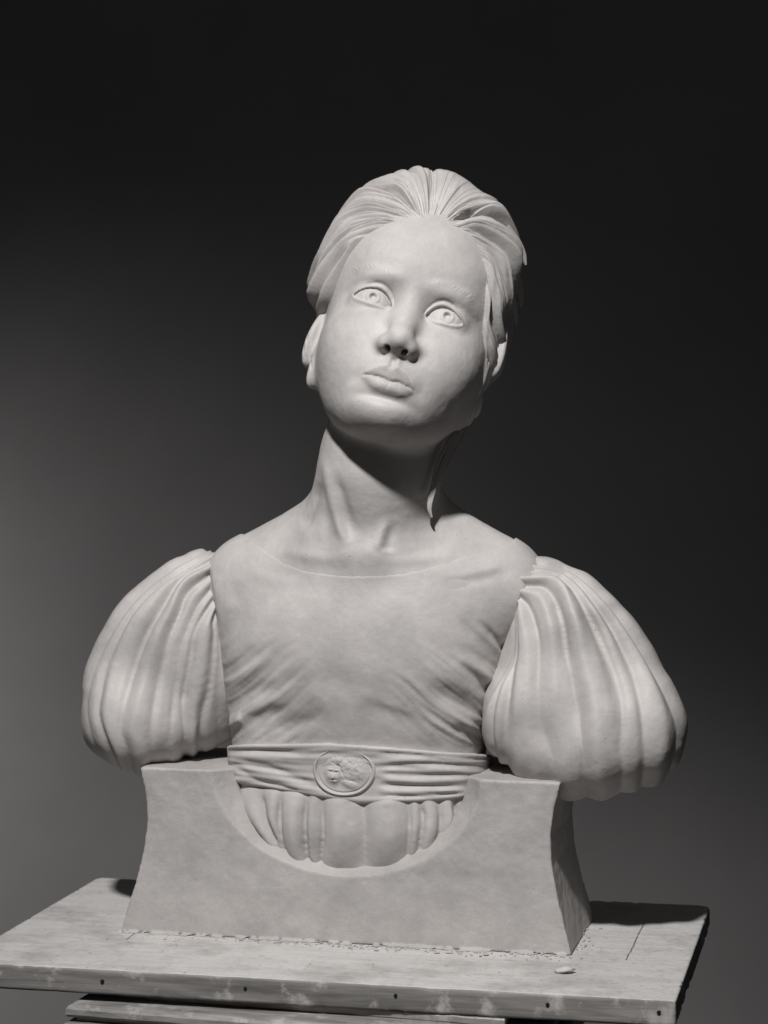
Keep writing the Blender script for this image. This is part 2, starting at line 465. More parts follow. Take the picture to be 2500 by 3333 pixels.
# the trunk stands square on the plinth, which is turned 13 degrees to the lens
BA = math.radians(13.0); BC, BS = math.cos(BA), math.sin(BA); BO = vec(-19, 90)
def to_bust(p):
    dx, dy = p[:, 0] - BO[0], p[:, 1] - BO[1]
    return np.stack([dx * BC - dy * BS, dx * BS + dy * BC, p[:, 2]], 1)
def from_bust(b):
    b = np.asarray(b, f32)
    return np.stack([b[:, 0] * BC + b[:, 1] * BS + BO[0], -b[:, 0] * BS + b[:, 1] * BC + BO[1], b[:, 2]], 1)
NECK = [P(1275, 1320, 72), P(1256, 1420, 60), P(1228, 1560, 60), P(1195, 1780, 76)]
#            z     half width  front  back
TRUNK = np.array([(0, 96, -58, 55), (50, 98, -62, 60), (85, 100, -63, 62), (108, 102, -62, 64), (152, 103, -63, 66), (190, 110, -72, 70), (225, 117, -79, 74),
                  (255, 121, -79, 76), (285, 118, -74, 74), (310, 108, -64, 70), (330, 84, -52, 62), (350, 50, -36, 50)], f32)
_tz = np.linspace(0, 350, 140); TRUNK = np.array([np.r_[z, [sum(w * np.interp(z + d, TRUNK[:, 0], TRUNK[:, c]) for d, w in zip(range(-24, 25, 3), np.hanning(19)[1:-1] / np.hanning(19).sum())) for c in (1, 2, 3)]] for z in _tz], f32)
def torso_base(p):
    """shoulders, chest and waist under the dress"""
    b = to_bust(p); z = b[:, 2]
    a = np.interp(z, TRUNK[:, 0], TRUNK[:, 1]); fr = np.interp(z, TRUNK[:, 0], TRUNK[:, 2]); bk = np.interp(z, TRUNK[:, 0], TRUNK[:, 3])
    cx = np.interp(z, [0, 100, 160, 220, 300], [-1, -1, -1, 3, 4]); n = np.interp(z, [60, 150, 220, 300], [3.4, 3.2, 2.8, 2.3])
    k = (np.abs((b[:, 0] - cx) / a) ** n + (np.abs((b[:, 1] - (fr + bk) / 2) / ((bk - fr) / 2)) + 1e-6) ** n) ** (1 / n)
    f = (k - 1) * 62
    f = smax(f, z - 338, 18)
    f = smin(f, cone(p, P(1205, 1790, 90), P(800, 1890, 110), 44, 30), 34)
    f = smin(f, cone(p, P(1205, 1790, 85), P(1655, 1900, 62), 44, 30), 34)
    f = smin(f, cone(p, P(1142, 1674, 90), P(850, 1846, 112), 26, 26), 22)
    f = smin(f, cone(p, P(1330, 1660, 86), P(1600, 1838, 70), 24, 24), 22)
    return f
def neck_sdf(p):
    f = poly_cone(p, NECK, [40, 45, 46, 52], 20)
    f = smin(f, cone(p, P(1098, 1440, 62), P(1138, 1800, 26), 7, 6.5), 11)
    f = smin(f, cone(p, P(1100, 1470, 66), P(1035, 1790, 46), 8, 8), 12)
    f = smin(f, cone(p, P(1370, 1500, 48), P(1215, 1800, 24), 8, 6), 12)
    return f
def body_base(p): return smin(neck_sdf(p), torso_base(p), 25)
def skin_sdf(p):
    f = head_sdf(to_local(p))
    c = body_base(p)
    # hollow above the breastbone and the collar bones
    f = smin(f, c, 9)
    cut = -(p[:, 2] - P(1200, 1990, 0)[2])
    return smax(f, cut, 2)

BUST = bpy.data.objects.new('portrait_bust', None); COL.objects.link(BUST)
BUST.empty_display_size = 0.05
BUST['label'] = 'grey clay bust of a girl in puff sleeves, looking up, on a flared plinth'
BUST['category'] = 'bust'

def facing(v, n):
    d = np.array([0, -CAM_D, CAM_Z], f32) - v; d /= np.linalg.norm(d, axis=1)[:, None]
    return sstep(0.02, 0.3, (n * d).sum(1))
def relief(v, n, strokes, k=(1.0, 0.0, 0.0), mode=np.add):
    """model a list of (points, width, height[, width2][, taper]) strokes into a surface"""
    x, y = proj(v); out = np.zeros(len(v), f32)
    for st in strokes:
        pts = [(a * k[0] + k[1], b * k[0] + k[2]) for a, b in st[0]]
        out = mode(out, stroke(x, y, pts, *st[1:]))
    return v + n * (out * facing(v, n))[:, None]

def brows(v, n):
    """raised brows with slanting hair furrows"""
    x, y = proj(v); out = np.zeros(len(v), f32)
    for line in ([(1294, 904), (1250, 876), (1205, 866), (1170, 873), (1140, 892)], [(1404, 924), (1442, 921), (1480, 934), (1520, 958), (1550, 990)]):
        c = catmull(line, 40); sel = np.where((x > c[:, 0].min() - 30) & (x < c[:, 0].max() + 30) & (y > c[:, 1].min() - 30) & (y < c[:, 1].max() + 30))[0]
        X, Y = x[sel], y[sel]; d2 = (X[:, None] - c[:, 0]) ** 2 + (Y[:, None] - c[:, 1]) ** 2
        w = np.exp(-d2 / 60.0) + 1e-12; u = (w * np.linspace(0, 1, 40)).sum(1) / w.sum(1)
        cy = np.interp(u, np.linspace(0, 1, 40), c[:, 1]); cx = np.interp(u, np.linspace(0, 1, 40), c[:, 0])
        dist = np.sqrt(d2.min(1)); up = np.sign(cy - Y) * np.abs(dist)          # above the line is positive
        hair = np.sin(2 * np.pi * (u * 15 - up * (0.075 - 0.045 * u)) + 1.6 * np.sin(u * 19) + 0.8 * np.sin(up * 0.3))
        out[sel] += np.exp(-(dist / 12.5) ** 2) * sstep(0, 0.16, u) * sstep(1, 0.8, u) * (0.62 + 0.16 * hair)
    return v + n * (out * facing(v, n))[:, None]

THROAT = [([(1051, 1475), (1072, 1580), (1102, 1700), (1130, 1792)], 13, 2.4, 13), ([(1082, 1530), (1118, 1650), (1152, 1765)], 18, -2.6, 18), ([(1040, 1560), (1015, 1650), (985, 1735)], 15, -2.4, 15), ([(1060, 1600), (1050, 1690), (1040, 1770)], 14, 1.0, 14),
          ([(1262, 1685), (1240, 1745), (1220, 1798)], 11, 1.2, 11), ([(1290, 1690), (1268, 1760), (1262, 1800)], 16, -1.8, 16), ([(1130, 1822), (1010, 1812), (900, 1786)], 16, 1.0, 16), ([(1240, 1828), (1380, 1820), (1520, 1792)], 16, 0.9, 16)]
if want('skin'):
    v, q, n = mesh_sdf(skin_sdf, (-150, -75, 255), (170, 190, 640), 0.95)
    lq = to_local(v); mouth = ((np.abs(lq[:, 0]) < 30) & (lq[:, 1] < -60) & (lq[:, 1] > -84) & (lq[:, 2] > -15)).astype(f32)
    for E_ in EYES: mouth = np.maximum(mouth, (np.abs(almond(lq[:, 0], lq[:, 1], E_)[0]) < 1.3) & (lq[:, 2] > -34))
    seam = ((np.abs(lq[:, 1] - curve(SEAM, lq[:, 0])) < 2.2) & (lq[:, 0] > SEAM[0, 0] - 3) & (lq[:, 0] < SEAM[-1, 0] + 3) & (lq[:, 2] > -15)).astype(f32)
    v = smooth_mesh(v, q, 3, 0.5, seam)
    v = smooth_mesh(v, q, 1, 0.45); v = smooth_mesh(v, q, 3, 0.5, mouth); v = brows(v, n)
    v = relief(v, n, [(a[0], a[1] * 1.25, a[2] * 1.15, a[1] * 1.25, (0.35, 0.3)) for a in THROAT])
    # fine cuts: middle of the lower lip, tool marks over the ears, lines of the throat
    v = relief(v, n, [([(1266, 1240), (1262, 1256), (1258, 1268)], 2.5, -0.5), ([(1232, 1232), (1236, 1246), (1238, 1258)], 3, -0.2), ([(1298, 1246), (1296, 1262), (1292, 1272)], 3, -0.2),
                      ([(990, 1080), (988, 1130), (994, 1180)], 3.0, -0.9), ([(1002, 1060), (999, 1120), (1006, 1190)], 3.0, -0.9), ([(1012, 1070), (1009, 1140), (1014, 1210)], 2.6, -0.8), ([(980, 1080), (979, 1140), (984, 1180)], 2.5, -0.6),
                      ([(1604, 1080), (1598, 1140), (1588, 1200)], 3, -1.0), ([(1612, 1090), (1606, 1160), (1594, 1230)], 3, -1.0)])
    v = v + n * (0.13 * vnoise(v, 9.0, 1) + 0.06 * vnoise(v, 3.5, 2))[:, None]
    link_mesh('head_and_neck', v, q, CLAY, BUST)

# ------------------------------------------------------------------ hair, combed back from the brow
HC = vec(0, 34, -84)
def unit(v): v = np.asarray(v, float); return v / np.linalg.norm(v)
def face_point(px, py):
    """where the line of sight through a photo pixel meets the bare head, in face coordinates"""
    o = to_local(P(px, py, -120)[None])[0]; c = to_local(np.array([[0, -CAM_D, CAM_Z]], f32))[0]
    d = unit(o - c).astype(f32); t = np.arange(0, 320, 0.5, dtype=f32)
    f = head_base(o + d * t[:, None]); i = int(np.argmax(f < 0)) if (f < 0).any() else int(np.argmin(f))
    return o + d * t[i]
HAIR_F = face_point(1392, 752)
AXF = unit(HAIR_F - HC)
UPV = unit(np.array([0.12, 1, 0]) - AXF * np.dot([0.12, 1, 0], AXF)); RTV = np.cross(UPV, AXF)
def polar(q):
    d = q - HC; d = d / np.linalg.norm(d, axis=1)[:, None]
    return np.degrees(np.arctan2(d @ RTV, d @ UPV)), np.degrees(np.arccos(np.clip(d @ AXF, -1, 1)))
def hair_bend(s, th):
    """strand coordinate s -> azimuth: the side locks droop as they run back"""
    return s + 30 * np.sin(np.radians(s)) * sstep(8, 75, th)

HL = [(1030, 1075), (1048, 1020), (1072, 960), (1095, 905), (1118, 850), (1150, 800), (1195, 768), (1245, 742), (1300, 730), (1360, 722), (1410, 728),
      (1460, 738), (1500, 758), (1535, 796), (1560, 840), (1574, 885), (1584, 950), (1596, 1010), (1600, 1060)]
hl_pts = np.array([face_point(*p) for p in HL])
hl_a, hl_t = polar(hl_pts)

class Cells:
    """irregular locks side by side: borders, swell and lift are random"""
    def __init__(self, n, seed, jitter=0.75):
        r = np.random.default_rng(seed)
        w = r.uniform(1 - jitter, 1 + jitter, n); self.b = np.concatenate([[0], np.cumsum(w)]) / w.sum() * 360 - 180
        self.amp = r.uniform(0.45, 1.0, n); self.lift = r.uniform(-1, 1, n); self.skew = r.uniform(0.3, 0.7, n)
    def __call__(self, s, p=0.6):
        s = (s + 180) % 360 - 180
        i = np.clip(np.searchsorted(self.b, s, side='right') - 1, 0, len(self.amp) - 1)
        u = (s - self.b[i]) / (self.b[i + 1] - self.b[i]); k = self.skew[i]
        u = np.where(u < k, u / k, (1 - u) / (1 - k))
        return self.amp[i] * np.sin(np.clip(u, 0, 1) * 1.5708) ** p, self.lift[i] * np.clip(u * 4, 0, 1)

def noise2(a, b, seed):
    return vnoise(np.stack([a.ravel(), b.ravel(), np.zeros(a.size)], 1).astype(f32), 1.0, seed).reshape(a.shape)

def build_hair():
    na, nt = int(1300 * RES ** 0.5), int(220 * RES ** 0.5)
    s = np.linspace(-180, 180, na, endpoint=False)
    # hairline as a polar angle for every strand coordinate
    inv_s = np.linspace(-180, 180, 1441)
    def theta0(sv):
        out = np.full(sv.shape, 10.0)
        for _ in range(4):
            az = hair_bend(sv, out); az = (az + 180) % 360 - 180
            o = np.argsort(hl_a); A = np.concatenate([[-180, -150, -128], hl_a[o], [128, 150, 180]]); T = np.concatenate([[128, 112, 92], hl_t[o], [88, 112, 128]])
            out = np.interp(az, A, T)
        return out
    t0 = theta0(s)
    k = np.exp(-(np.arange(-25, 26) / 9.0) ** 2); k /= k.sum()
    t0 = np.convolve(np.concatenate([t0[-25:], t0, t0[:25]]), k, 'valid')
    fine = Cells(150, 5, 0.6)
    t0 = t0 + (2.4 * fine(s)[1] + 2.0 * noise2(s / 7.0, 0 * s, 77)) * (1 - 0.75 * sstep(62, 82, np.abs(s)))
    u = np.linspace(0, 1, nt) ** 1.35
    S, U = np.meshgrid(s, u, indexing='ij')
    TH = (t0[:, None] - 1.5) + (176 - t0[:, None]) * U
    D = TH - t0[:, None]                                   # degrees run back from the hairline
    AZ = hair_bend(S, TH)
    ar, tr = np.radians(AZ), np.radians(TH)
    d = np.cos(tr)[..., None] * AXF + np.sin(tr)[..., None] * (np.cos(ar)[..., None] * UPV + np.sin(ar)[..., None] * RTV)
    # skull radius along each ray from a coarse table in (azimuth, polar)
    ga, gt = np.linspace(-180, 180, 121), np.linspace(0, 180, 61)
    GA, GT = [np.radians(x) for x in np.meshgrid(ga, gt, indexing='ij')]
    gd = (np.cos(GT)[..., None] * AXF + np.sin(GT)[..., None] * (np.cos(GA)[..., None] * UPV + np.sin(GA)[..., None] * RTV)).reshape(-1, 3).astype(f32)
    r = np.full(len(gd), 40.0, f32)
    for _ in range(45): r = r - head_base((HC + gd * r[:, None]).astype(f32)) * 0.85
    r = np.clip(r, 40, 110).reshape(GA.shape)
    fa = (AZ + 180) % 360 / 3.0; ft = np.clip(TH / 3.0, 0, 59.999)
    ia, it = fa.astype(int) % 120, ft.astype(int); wa, wt = fa - np.floor(fa), ft - it
    rad = r[ia, it] * (1 - wa) * (1 - wt) + r[ia + 1, it] * wa * (1 - wt) + r[ia, it + 1] * (1 - wa) * wt + r[ia + 1, it + 1] * wa * wt
    # volume and locks
    g = sstep(0, 26, D)
    base = -3.2 + 4.6 * sstep(0, 15, D) + (7 + 9 * np.exp(-(S / 60) ** 2)) * sstep(3, 45, D) * sstep(100, 45, np.abs(TH - 60))
    S_ = S - 30 * np.tanh(S / 40)
    sw = S_ * 1.12 + 5.0 * noise2(S / 30 + 40, TH / 45, 3) + 1.6 * noise2(S / 8 + 9, TH / 22, 4)
    big, bl = Cells(30, 11, 0.65)(sw, 0.5)
    mid, ml = Cells(80, 12, 0.85)(sw + 0.8 * noise2(S / 5, TH / 15, 8), 0.7)
    fin, _ = Cells(330, 13, 0.6)(sw + 0.5 * noise2(S / 3, TH / 9, 9), 0.8)
    m2, _ = Cells(190, 14, 0.8)(sw + 0.7 * noise2(S / 4 + 2, TH / 12, 10), 0.8)
    env = 0.65 + 0.5 * noise2(S / 20 + 3, TH / 35 + 8, 21)
    e2 = sstep(-0.35, 0.5, noise2(S / 9 + 30, TH / 28 + 4, 22))
    disp = g * (8.0 * big + 3.8 * bl) * (0.75 + 0.35 * env) + sstep(0, 8, D) * (2.5 * mid * (0.25 + 0.9 * e2) + 0.7 * ml) * (0.35 + 0.65 * sstep(12, 40, np.abs(S))) + sstep(0, 6, D) * (0.65 * m2 * (0.4 + 0.8 * e2) + 0.12 * fin) * (0.3 + 0.7 * sstep(5, 40, np.abs(S))) - 4.2 * g - 1.0 * sstep(0, 9, D)
    disp += sstep(0, 5, D) * sstep(22, 6, D) * 1.5 * mid * sstep(10, 35, np.abs(S))
    # the one deep parting at the right of the brow, and smaller ones
    gap = S - np.interp(D, [0, 3, 11, 22, 31, 60], [38, 36, 30.5, 28, 31, 36])
    disp -= 17 * np.exp(-np.abs(gap / (np.where(gap < 0, 2.8, 4.6) * (0.8 + 0.014 * D))) ** 3) * sstep(3, 15, D) * sstep(70, 45, D)
    disp += 3.0 * np.exp(-((gap + 7) / 4.5) ** 2) * sstep(4, 16, D) * sstep(70, 45, D) + 2.0 * np.exp(-((gap - 10) / 5) ** 2) * sstep(4, 16, D) * sstep(70, 45, D)
    for sc, w1, w2, dep, d0, d1, d2, d3 in ((-43, 1.8, 3.0, 6.0, 3, 12, 50, 80), (-25, 1.2, 2.0, 3.6, 5, 14, 60, 90), (14, 1.2, 2.0, 3.4, 2, 8, 40, 60), (-58, 1.6, 2.4, 4.6, 4, 12, 34, 60),
                                            (-66, 1.6, 2.4, 4.6, 5, 14, 40, 60), (-75, 1.8, 2.0, 5.0, 8, 18, 50, 80), (-83, 1.6, 1.8, 9.0, 20, 34, 60, 90), (-91, 1.8, 1.8, 9.0, 12, 26, 60, 90), (-100, 2.0, 2.4, 4.5, 8, 24, 60, 90),
                                            (47, 1.6, 2.0, 4.0, 3, 12, 60, 90), (58, 1.6, 2.2, 4.6, 4, 12, 60, 90), (70, 1.6, 2.4, 3.6, 8, 22, 60, 90), (82, 2.0, 2.4, 3.6, 10, 26, 60, 90), (94, 2.0, 2.4, 3.4, 10, 28, 60, 90)):
        e = S - sc - 1.5 * noise2(TH / 18 + sc, 0 * TH, 31)
        disp -= dep * np.exp(-np.abs(e / np.where(e < 0, w1, w2)) ** 1.7) * sstep(d0, d1, D) * sstep(d3, d2, D)
    rad = rad + np.where(D < 0, base, base + disp)
    v = (HC + d * rad[..., None]).reshape(-1, 3)
    idx = np.arange(na * nt).reshape(na, nt); nx = np.roll(idx, -1, 0)
    q = np.stack([idx[:, :-1], idx[:, 1:], nx[:, 1:], nx[:, :-1]], -1).reshape(-1, 4)
    return to_world(v), q, sstep(3, 30, D).reshape(-1)

HAIR_OUT = [(1000, 1000), (998, 934), (1013, 857), (1037, 809), (1075, 736), (1109, 678), (1152, 625), (1201, 590), (1239, 576), (1287, 559), (1355, 540), (1408, 546), (1480, 560), (1529, 590),
            (1572, 626), (1625, 650), (1664, 707), (1688, 760), (1706, 830), (1692, 910), (1690, 985), (1676, 1040), (1668, 1130)]
def fit_outline(v, outline, c, weight=1.0):
    """push a form sideways so that its outline, seen from the front, follows the sculptor's contour"""
    ol = np.array(outline, float)
    oa = np.degrees(np.arctan2(ol[:, 0] - c[0], c[1] - ol[:, 1])); orr = np.hypot(ol[:, 0] - c[0], ol[:, 1] - c[1])
    o = np.argsort(oa); oa, orr = oa[o], orr[o]
    bins = np.arange(-180, 181, 4.0)
    for _ in range(3):
        x, y = proj(v); a = np.degrees(np.arctan2(x - c[0], c[1] - y)); r = np.hypot(x - c[0], y - c[1])
        bi = ((a + 180) / 4).astype(int).clip(0, 89); mx = np.zeros(90); np.maximum.at(mx, bi, r)
        bc = bins[:-1] + 2; tgt = np.interp(bc, oa, orr); ok = (bc > oa[0]) & (bc < oa[-1])
        dl = np.where(ok & (mx > 0), tgt - mx, 0)
        kk = np.exp(-(np.arange(-3, 4) / 1.6) ** 2); dl = np.convolve(np.pad(dl, 3, mode='wrap'), kk / kk.sum(), 'valid')
        da = np.interp(a, bc, dl, period=360); m = np.interp(a, bc, np.maximum(mx, 1), period=360)
        w = np.clip(r / m, 0, 1) ** 3 * da * 0.25 * weight * (CAM_D + v[:, 1]) / CAM_D
        v = v.copy(); v[:, 0] += w * np.sin(np.radians(a)); v[:, 2] += w * np.cos(np.radians(a))
    return v

if want('hair'):
    hv, hq, hw = build_hair()
    hv = fit_outline(hv, HAIR_OUT, (1360, 900), hw)
    HAIR = link_mesh('hair', hv, hq, CLAY, BUST)

# ------------------------------------------------------------------ dress: bodice, sash, skirt, sleeves
NECKLINE = np.array([(560, 1500), (700, 1600), (752, 1690), (775, 1727), (792, 1738), (855, 1786), (922, 1830), (985, 1852), (1048, 1864), (1115, 1870), (1181, 1872), (1250, 1869), (1314, 1864),
                     (1380, 1848), (1446, 1826), (1512, 1808), (1579, 1790), (1640, 1772), (1668, 1764), (1700, 1710), (1800, 1600), (1950, 1500)], float)
SEAM_L = np.array([(640, 1700), (668, 1781), (692, 1855), (708, 1944), (715, 2025), (711, 2148), (704, 2229), (711, 2330), (715, 2424), (715, 2600)], float)
SEAM_R = np.array([(1830, 1760), (1770, 1830), (1731, 1869), (1693, 1927), (1676, 1989), (1676, 2124), (1660, 2200), (1640, 2300), (1630, 2600)], float)
def bodice_sdf(p):
    x, y = proj(p)
    f = body_base(p) - (0.2 + 2.2 * sstep(250, 480, np.abs(x - 1215)))
    top = (np.interp(x, NECKLINE[:, 0], NECKLINE[:, 1]) - y) * 0.2
    f = smax(f, top, 2.2)
    f = smax(f, np.maximum(np.interp(y, SEAM_L[:, 1], SEAM_L[:, 0]) - 12 - x, x - 10 - np.interp(y, SEAM_R[:, 1], SEAM_R[:, 0])) * 0.25, 3.0)
    return smax(f, 122 - p[:, 2], 2)
SASH_T = np.array([(600, 2424), (722, 2425), (890, 2425), (1072, 2421), (1250, 2434), (1434, 2449), (1565, 2455), (1700, 2460)], float)
SASH_B = np.array([(600, 2530), (740, 2543), (770, 2549), (921, 2573), (1042, 2594), (1168, 2615), (1313, 2612), (1434, 2606), (1524, 2597), (1560, 2592), (1700, 2580)], float)
def band(x, y, T, B): return np.maximum(np.interp(x, T[:, 0], T[:, 1]) - y, y - np.interp(x, B[:, 0], B[:, 1])) * 0.25
def sash_sdf(p):
    x, y = proj(p)
    return smax(torso_base(p) - 5.4, band(x, y, SASH_T, SASH_B), 3.2)
def skirt_sdf(p):
    x, y = proj(p); t = np.clip((y - 2560) / 250, 0, 1)
    return smax(torso_base(p) - 1.8 + 6 * sstep(0.5, 1.1, t), np.maximum(35 - p[:, 2], p[:, 2] - 125), 3)
def sleeve_left_sdf(p):
    f = cone(p, P(690, 1862, 122), P(590, 2060, 118), 25, 42)
    f = smin(f, cone(p, P(580, 2040, 118), P(488, 2300, 120), 36, 55), 30)
    f = smin(f, ell(p, P(455, 2345, 118), (52, 56, 46)), 20)
    f = smin(f, ell(p, P(620, 2325, 122), (26, 38, 31)), 16)
    f = smin(f, ell(p, P(655, 2110, 108), (22, 36, 78)), 16)
    f = smin(f, ell(p, P(664, 2315, 124), (16, 30, 34)), 12)
    return f
def sleeve_right_sdf(p):
    f = cone(p, P(1762, 1922, 60), P(1820, 2050, 52), 25, 46)
    f = smin(f, cone(p, P(1800, 2020, 54), P(1960, 2330, 42), 38, 66), 34)
    f = smin(f, ell(p, P(1800, 2292, 44), (58, 60, 55)), 22)
    f = smin(f, ell(p, P(2010, 2400, 36), (58, 64, 50)), 22)
    f = smin(f, ell(p, P(1890, 2440, 38), (62, 58, 38)), 18)
    f = smin(f, ell(p, P(1640, 2330, 36), (19, 34, 36)), 9)
    f = smin(f, ell(p, P(1722, 2090, 52), (20, 30, 60)), 14)
    return f
L_OUT = [(662, 1780), (630, 1786), (599, 1794), (560, 1812), (501, 1853), (444, 1903), (375, 1969), (334, 2046), (298, 2115), (275, 2168), (266, 2270), (257, 2330), (265, 2400), (294, 2444), (350, 2485), (411, 2508), (470, 2518), (530, 2495), (600, 2462), (660, 2446)]
R_OUT = [(1813, 1826), (1871, 1845), (1934, 1883), (1982, 1931), (2030, 1980), (2103, 2076), (2151, 2158), (2194, 2221), (2223, 2279), (2240, 2327), (2242, 2375), (2226, 2443), (2209, 2491), (2165, 2525),
         (2103, 2563), (2030, 2587), (1953, 2590), (1900, 2600)]
K4 = (0.4068, 200, 1700); K5 = (0.4822, 1500, 1700); KB = (0.6028, 700, 1850); K6 = (0.6028, 650, 2350)
E = (0.3, 0.3)
def side_dist(x, y, pts):
    """signed distance to a curve drawn downwards, positive to its right; the ends run on straight"""
    c = catmull(pts, 30); c = np.vstack([c[0] + (c[0] - c[1]) * 6, c, c[-1] + (c[-1] - c[-2]) * 6])
    T = np.gradient(c, axis=0); T /= np.linalg.norm(T, axis=1)[:, None] + 1e-9
    best = np.full(len(x), 1e12); sd = np.zeros(len(x))
    for i in range(len(c) - 1):
        d = c[i + 1] - c[i]; u = np.clip(((x - c[i, 0]) * d[0] + (y - c[i, 1]) * d[1]) / (d @ d + 1e-9), 0, 1)
        ex, ey = x - c[i, 0] - u * d[0], y - c[i, 1] - u * d[1]; ds = ex * ex + ey * ey; m = ds < best
        tx, ty = T[i, 0] + (T[i + 1, 0] - T[i, 0]) * u, T[i, 1] + (T[i + 1, 1] - T[i, 1]) * u
        best[m] = ds[m]; sd[m] = (ty * ex - tx * ey)[m]           # smooth sign across the corners of the polyline
    return np.sqrt(best) * np.tanh(sd / 0.6)
def fold_field(v, curves, k, amps, power=0.8, slope=0.34, sub=0.0, seed=1, drop=0.42):
    """cloth swelling between neighbouring gather lines, flattening where they run together"""
    x, y = proj(v)
    D = np.stack([side_dist(x, y, [(a * k[0] + k[1], b * k[0] + k[2]) for a, b in c]) for c in curves], 1)
    h = np.zeros(len(v), f32); r = np.random.default_rng(seed)
    for i in range(len(curves) - 1):
        m = (D[:, i] > 0) & (D[:, i + 1] <= 0)
        w = D[m, i] - D[m, i + 1]; u = D[m, i] / np.maximum(w, 1e-6); A = np.minimum(amps[i], slope * w * 0.25)
        sk = r.uniform(0.36, 0.64); uu = np.where(u < sk, 0.5 * u / sk, 0.5 + 0.5 * (u - sk) / (1 - sk))
        h[m] = A * np.sin(np.pi * uu) ** power
        if sub:
            ph = r.uniform(0, 6.28, 2)
            h[m] += sub * np.minimum(1, w / 120) * (np.sin(2 * np.pi * 2 * u + ph[0] + 1.5 * np.sin(y[m] / 130 + ph[1]))) * 0.5 * np.sin(np.pi * u)
    return h - drop * float(np.mean(amps))
L_LINES = [[(1120, 150), (880, 240), (560, 450), (280, 810), (120, 1150), (80, 1500), (150, 1850), (330, 2060)], [(1140, 235), (900, 365), (650, 560), (480, 760), (340, 1000), (240, 1250), (200, 1500), (250, 1750), (330, 1900), (420, 2010)],
           [(1150, 280), (920, 425), (710, 575), (570, 725), (470, 900), (370, 1120), (320, 1350), (300, 1550), (380, 1780), (470, 1980)], [(1165, 330), (960, 455), (810, 690), (700, 880), (620, 1080), (560, 1280), (510, 1460), (470, 1650), (520, 1800), (560, 2000)],
           [(1190, 420), (1010, 565), (950, 720), (870, 900), (830, 1060), (780, 1250), (740, 1450), (720, 1650), (720, 1800), (720, 2000)], [(1220, 510), (1100, 660), (1020, 830), (960, 1000), (930, 1200), (900, 1400), (880, 1600), (860, 1800), (850, 2000)],
           [(1235, 600), (1130, 760), (1060, 900), (1030, 1120), (990, 1320), (970, 1500), (985, 1700), (980, 2000)], [(1245, 690), (1212, 800), (1225, 900), (1210, 1150), (1180, 1350), (1130, 1500), (1110, 1650), (1100, 1800), (1090, 2000)],
           [(1256, 700), (1262, 800), (1258, 1100), (1243, 1300), (1252, 1550), (1265, 1900)]]
L_AMP = ([0.5, 0.8, 3.0, 5.5, 0.6, 0.6, 5.5, 2.0], [2.0, 3.0, 5.5, 4.0, 4.5, 5.0, 4.0, 3.0])
R_LINES = [[(350, 640), (348, 880), (190, 1180), (125, 1380), (140, 1560), (200, 1700)], [(358, 700), (345, 930), (265, 1100), (220, 1260), (213, 1420), (235, 1540), (260, 1700)], [(375, 760), (370, 900), (350, 1000), (322, 1180), (302, 1350), (292, 1520), (310, 1640), (330, 1800)],
           [(390, 500), (450, 560), (490, 660), (520, 780), (527, 920), (520, 1080), (525, 1280), (560, 1420), (610, 1560), (610, 1700), (620, 1900)], [(440, 430), (560, 430), (640, 520), (680, 650), (700, 760), (710, 860), (740, 1000), (770, 1150), (800, 1300), (830, 1500), (830, 1700), (850, 1900)],
           [(500, 350), (640, 355), (740, 430), (800, 520), (870, 640), (930, 760), (990, 900), (1050, 1060), (1085, 1220), (1090, 1400), (1080, 1500), (1090, 1650), (1080, 1900)], [(530, 318), (700, 340), (820, 440), (920, 570), (1020, 720), (1110, 900), (1180, 1080), (1220, 1280), (1235, 1450), (1240, 1600), (1220, 1850)],
           [(560, 285), (720, 315), (850, 405), (970, 535), (1080, 675), (1180, 820), (1280, 980), (1370, 1140), (1430, 1270), (1465, 1400), (1450, 1550), (1400, 1750)], [(620, 200), (800, 240), (950, 330), (1150, 530), (1310, 740), (1500, 1050), (1600, 1300), (1610, 1420), (1550, 1620), (1470, 1780)]]
R_AMP = ([3.5, 4.5, 6.0, 2.0, 8.0, 2.0, 7.0, 2.0], [2.0, 3.0, 4.0, 5.5, 5.0, 5.0, 4.0, 3.0])
SK_LINES = [[(180, 330), (230, 480), (330, 620)], [(340, 395), (348, 460), (362, 540), (420, 660)], [(440, 385), (432, 520), (444, 640), (480, 760)], [(585, 405), (570, 520), (575, 680), (600, 800)], [(662, 425), (666, 600), (655, 740), (660, 850)],
            [(885, 450), (892, 560), (892, 745), (890, 850)], [(1132, 440), (1132, 600), (1122, 712), (1110, 850)], [(1190, 440), (1204, 520), (1190, 640), (1170, 800)], [(1290, 440), (1300, 540), (1285, 640), (1230, 780)], [(1370, 430), (1380, 520), (1340, 640)], [(1460, 410), (1440, 500), (1400, 580)]]
SK_AMP = [6, 7, 8.5, 5.5, 9.5, 9.5, 4.5, 6.5, 6.5, 5.5]
